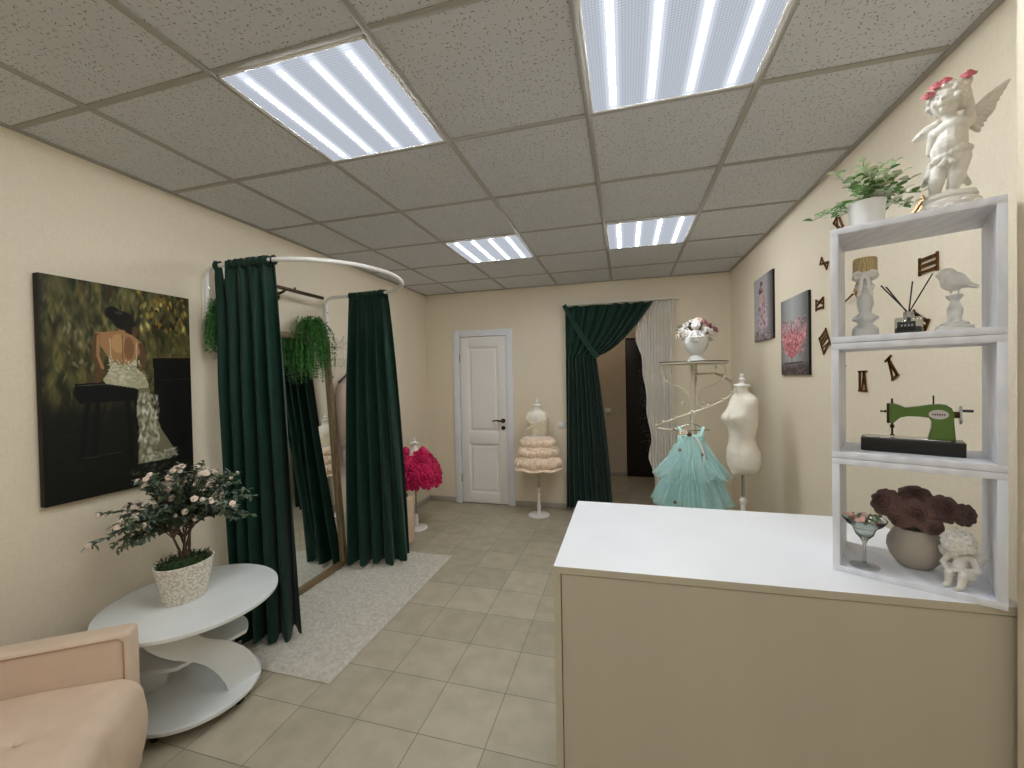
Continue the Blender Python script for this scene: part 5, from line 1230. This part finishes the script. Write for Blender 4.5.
# turquoise dress on hanger
HP = hel(.295)
DC = Vector((.47, 3.30, 0)); zh = HP.z
t = thing('dress_hanger', (DC.x, DC.y, 1.0), 'silver wire hanger on the spiral rack carrying the turquoise dress', 'hanger')
DC = Vector((HP.x, HP.y, 0))
MB().tube([Vector((DC.x, DC.y + .014 * math.cos(a), zh - .002 + .014 * math.sin(a))) for a in [-.3 + 1.35 * PI * k / 14 for k in range(15)]] + [Vector((DC.x, DC.y, zh - .03)), Vector((DC.x, DC.y, zh - .075))], .0025, 6).build('hook', 'silver', t)
MB().tube([Vector((DC.x - .13, DC.y, zh - .125)), Vector((DC.x - .05, DC.y, zh - .09)), Vector((DC.x, DC.y, zh - .072)), Vector((DC.x + .05, DC.y, zh - .09)), Vector((DC.x + .13, DC.y, zh - .125)), Vector((DC.x, DC.y, zh - .128)), Vector((DC.x - .13, DC.y, zh - .125))], .0035, 8).build('shoulders', 'silver', t)
t = thing('turquoise_dress', (DC.x, DC.y, .4), 'turquoise tulle dress with layered skirts hanging on the spiral rack', 'dress')
torso([(zh - .42, .10, .05, 0, 0), (zh - .36, .085, .045, 0, 0), (zh - .28, .095, .05, 0, 0), (zh - .20, .10, .052, .0, 0), (zh - .165, .095, .045, 0, 0)], DC, .1, name='bodice', m='aqua2', parent=t)
for s_ in (-1, 1): MB().grid(lambda u, v, s_=s_: DC + Vector((s_ * (.055 + .03 * math.sin(PI * u)) + .02 * (v - .5), -.045 + .09 * u, zh - .17 + .07 * math.sin(PI * u))), 14, 4).build('shoulder_strap', 'aqua2', t, thick=.003)
specs = ((zh - .25, zh - .46, .06, .235, 34, .15), (zh - .32, zh - .66, .07, .25, 46, .14), (zh - .36, zh - .76, .07, .22, 38, .13), (zh - .17, zh - .42, .06, .16, 24, .16), (zh - .40, zh - .84, .06, .21, 50, .10))
for k, (z0, z1, r0_, r1_, nf, am) in enumerate(specs): MB().grid(frill(DC, z0, z1, r0_, r1_, nf, 20 + k, .025, .035, am, sy=.8), 320, 14, True).build('tulle_layer', 'aqua', t, sharp=80)
MB().grid(frill(DC, zh - .34, zh - .84, .06, .15, 18, 31, .01, .01, .05, sy=.7), 120, 14, True).build('lining', 'aqua2', t, thick=.002, sharp=80)
MB().grid(lambda u, v: DC + Vector((.02 + .05 * math.sin(PI * u * .9) + .008 * (v - .5) * 2, -.075 - .05 * u, zh - .16 - .26 * u)), 20, 4).build('ribbon', 'plasticw', t, thick=.002)
for (x, z, c_) in ((-.075, zh - .14, 'rosep'), (-.045, zh - .135, 'rosep'), (-.02, zh - .15, 'mauve')):
    m = MB(); rose_head(m, DC + Vector((x, -.062, z)), .018, (0, -1, .3), 3); m.build('flower', c_, t, thick=.001)
for (x, z, dy) in ((-.09, zh - .26, -.10), (-.14, zh - .62, -.20), (.06, zh - .29, -.10)):
    m = MB(); rose_head(m, DC + Vector((x, dy, z)), .012, (0, -1, .2), 2); m.build('flower', 'mauve', t, thick=.001)

# adult dress form
PA = Vector((.765, 3.1, 0)); az = PI / 2 + .35
t = thing('adult_dress_form', PA, 'white adult dress form torso seen side-on against the right wall', 'dress form')
prof = [(.80, .06, .09, 0, .0), (.825, .125, .092, 0, .0), (.86, .160, .104, 0, .002), (.92, .168, .112, 0, .004), (.98, .158, .112, 0, .004), (1.04, .132, .094, 0, -.002), (1.09, .122, .086, 0, -.006), (1.14, .130, .092, 0, -.004), (1.20, .146, .100, 0, 0), (1.26, .152, .102, 0, 0), (1.32, .155, .094, 0, .004), (1.37, .162, .080, 0, .012), (1.405, .150, .068, 0, .016), (1.43, .108, .058, 0, .016), (1.445, .070, .050, 0, .010), (1.465, .052, .048, 0, .0), (1.50, .048, .046, 0, -.004)]
def bust(p, a, z):
    for s_ in (-1, 1):
        d_ = ((p.x - s_ * .072) / .055) ** 2 + ((z - 1.245) / .055) ** 2
        if p.y < 0: p.y -= .058 * math.exp(-d_)
        e_ = ((p.x - s_ * .08) / .07) ** 2 + ((z - .90) / .07) ** 2
        if p.y > 0: p.y += .008 * math.exp(-e_)
    return p
q = MB(); n = 64; V = []
zz = []
for (a_, b_) in zip(prof, prof[1:]):
    for k in range(4): zz.append(tuple(a_[i] + (b_[i] - a_[i]) * k / 4 for i in range(5)))
zz.append(prof[-1])
for (z, rx, ry, ox, oy) in zz:
    for i in range(n):
        a = 2 * PI * i / n; p = bust(Vector((rx * math.cos(a) + ox, ry * math.sin(a) + oy, z)), a, z); V.append(PA + RZ(-PI / 2 + .30) @ Vector((p.x * .82, p.y * .80, .82 + (z - .80) * .85)))
q.add(V, [(j * n + i, j * n + (i + 1) % n, (j + 1) * n + (i + 1) % n, (j + 1) * n + i) for j in range(len(zz) - 1) for i in range(n)] + [tuple(range(n)), tuple((len(zz) - 1) * n + i for i in range(n))]).build('torso', 'form', t, sharp=70)
finial(PA + Vector((0, 0, 1.415)), .95, t); stand(PA, .83, .66, t, .14)

# ------------------------------------------------------------------ world and colour
w = bpy.data.worlds.new('world'); sc.world = w; w.use_nodes = True
w.node_tree.nodes['Background'].inputs[0].default_value = (.02, .02, .02, 1); w.node_tree.nodes['Background'].inputs[1].default_value = 0
L = bpy.data.lights.new('hall_fill', 'POINT'); L.energy = 4.2; L.color = (1, .93, .84); L.shadow_soft_size = .1  # unseen point light added to brighten the closed hall, no fixture modelled
lo = bpy.data.objects.new('hall_fill', L); COL.objects.link(lo); lo.location = (-.5, 5.6, 2.4)
sc.view_settings.view_transform = 'Standard'; sc.view_settings.look = 'None'; sc.view_settings.gamma = 1
sc.view_settings.use_curve_mapping = False
sc.view_settings.exposure = 0.26
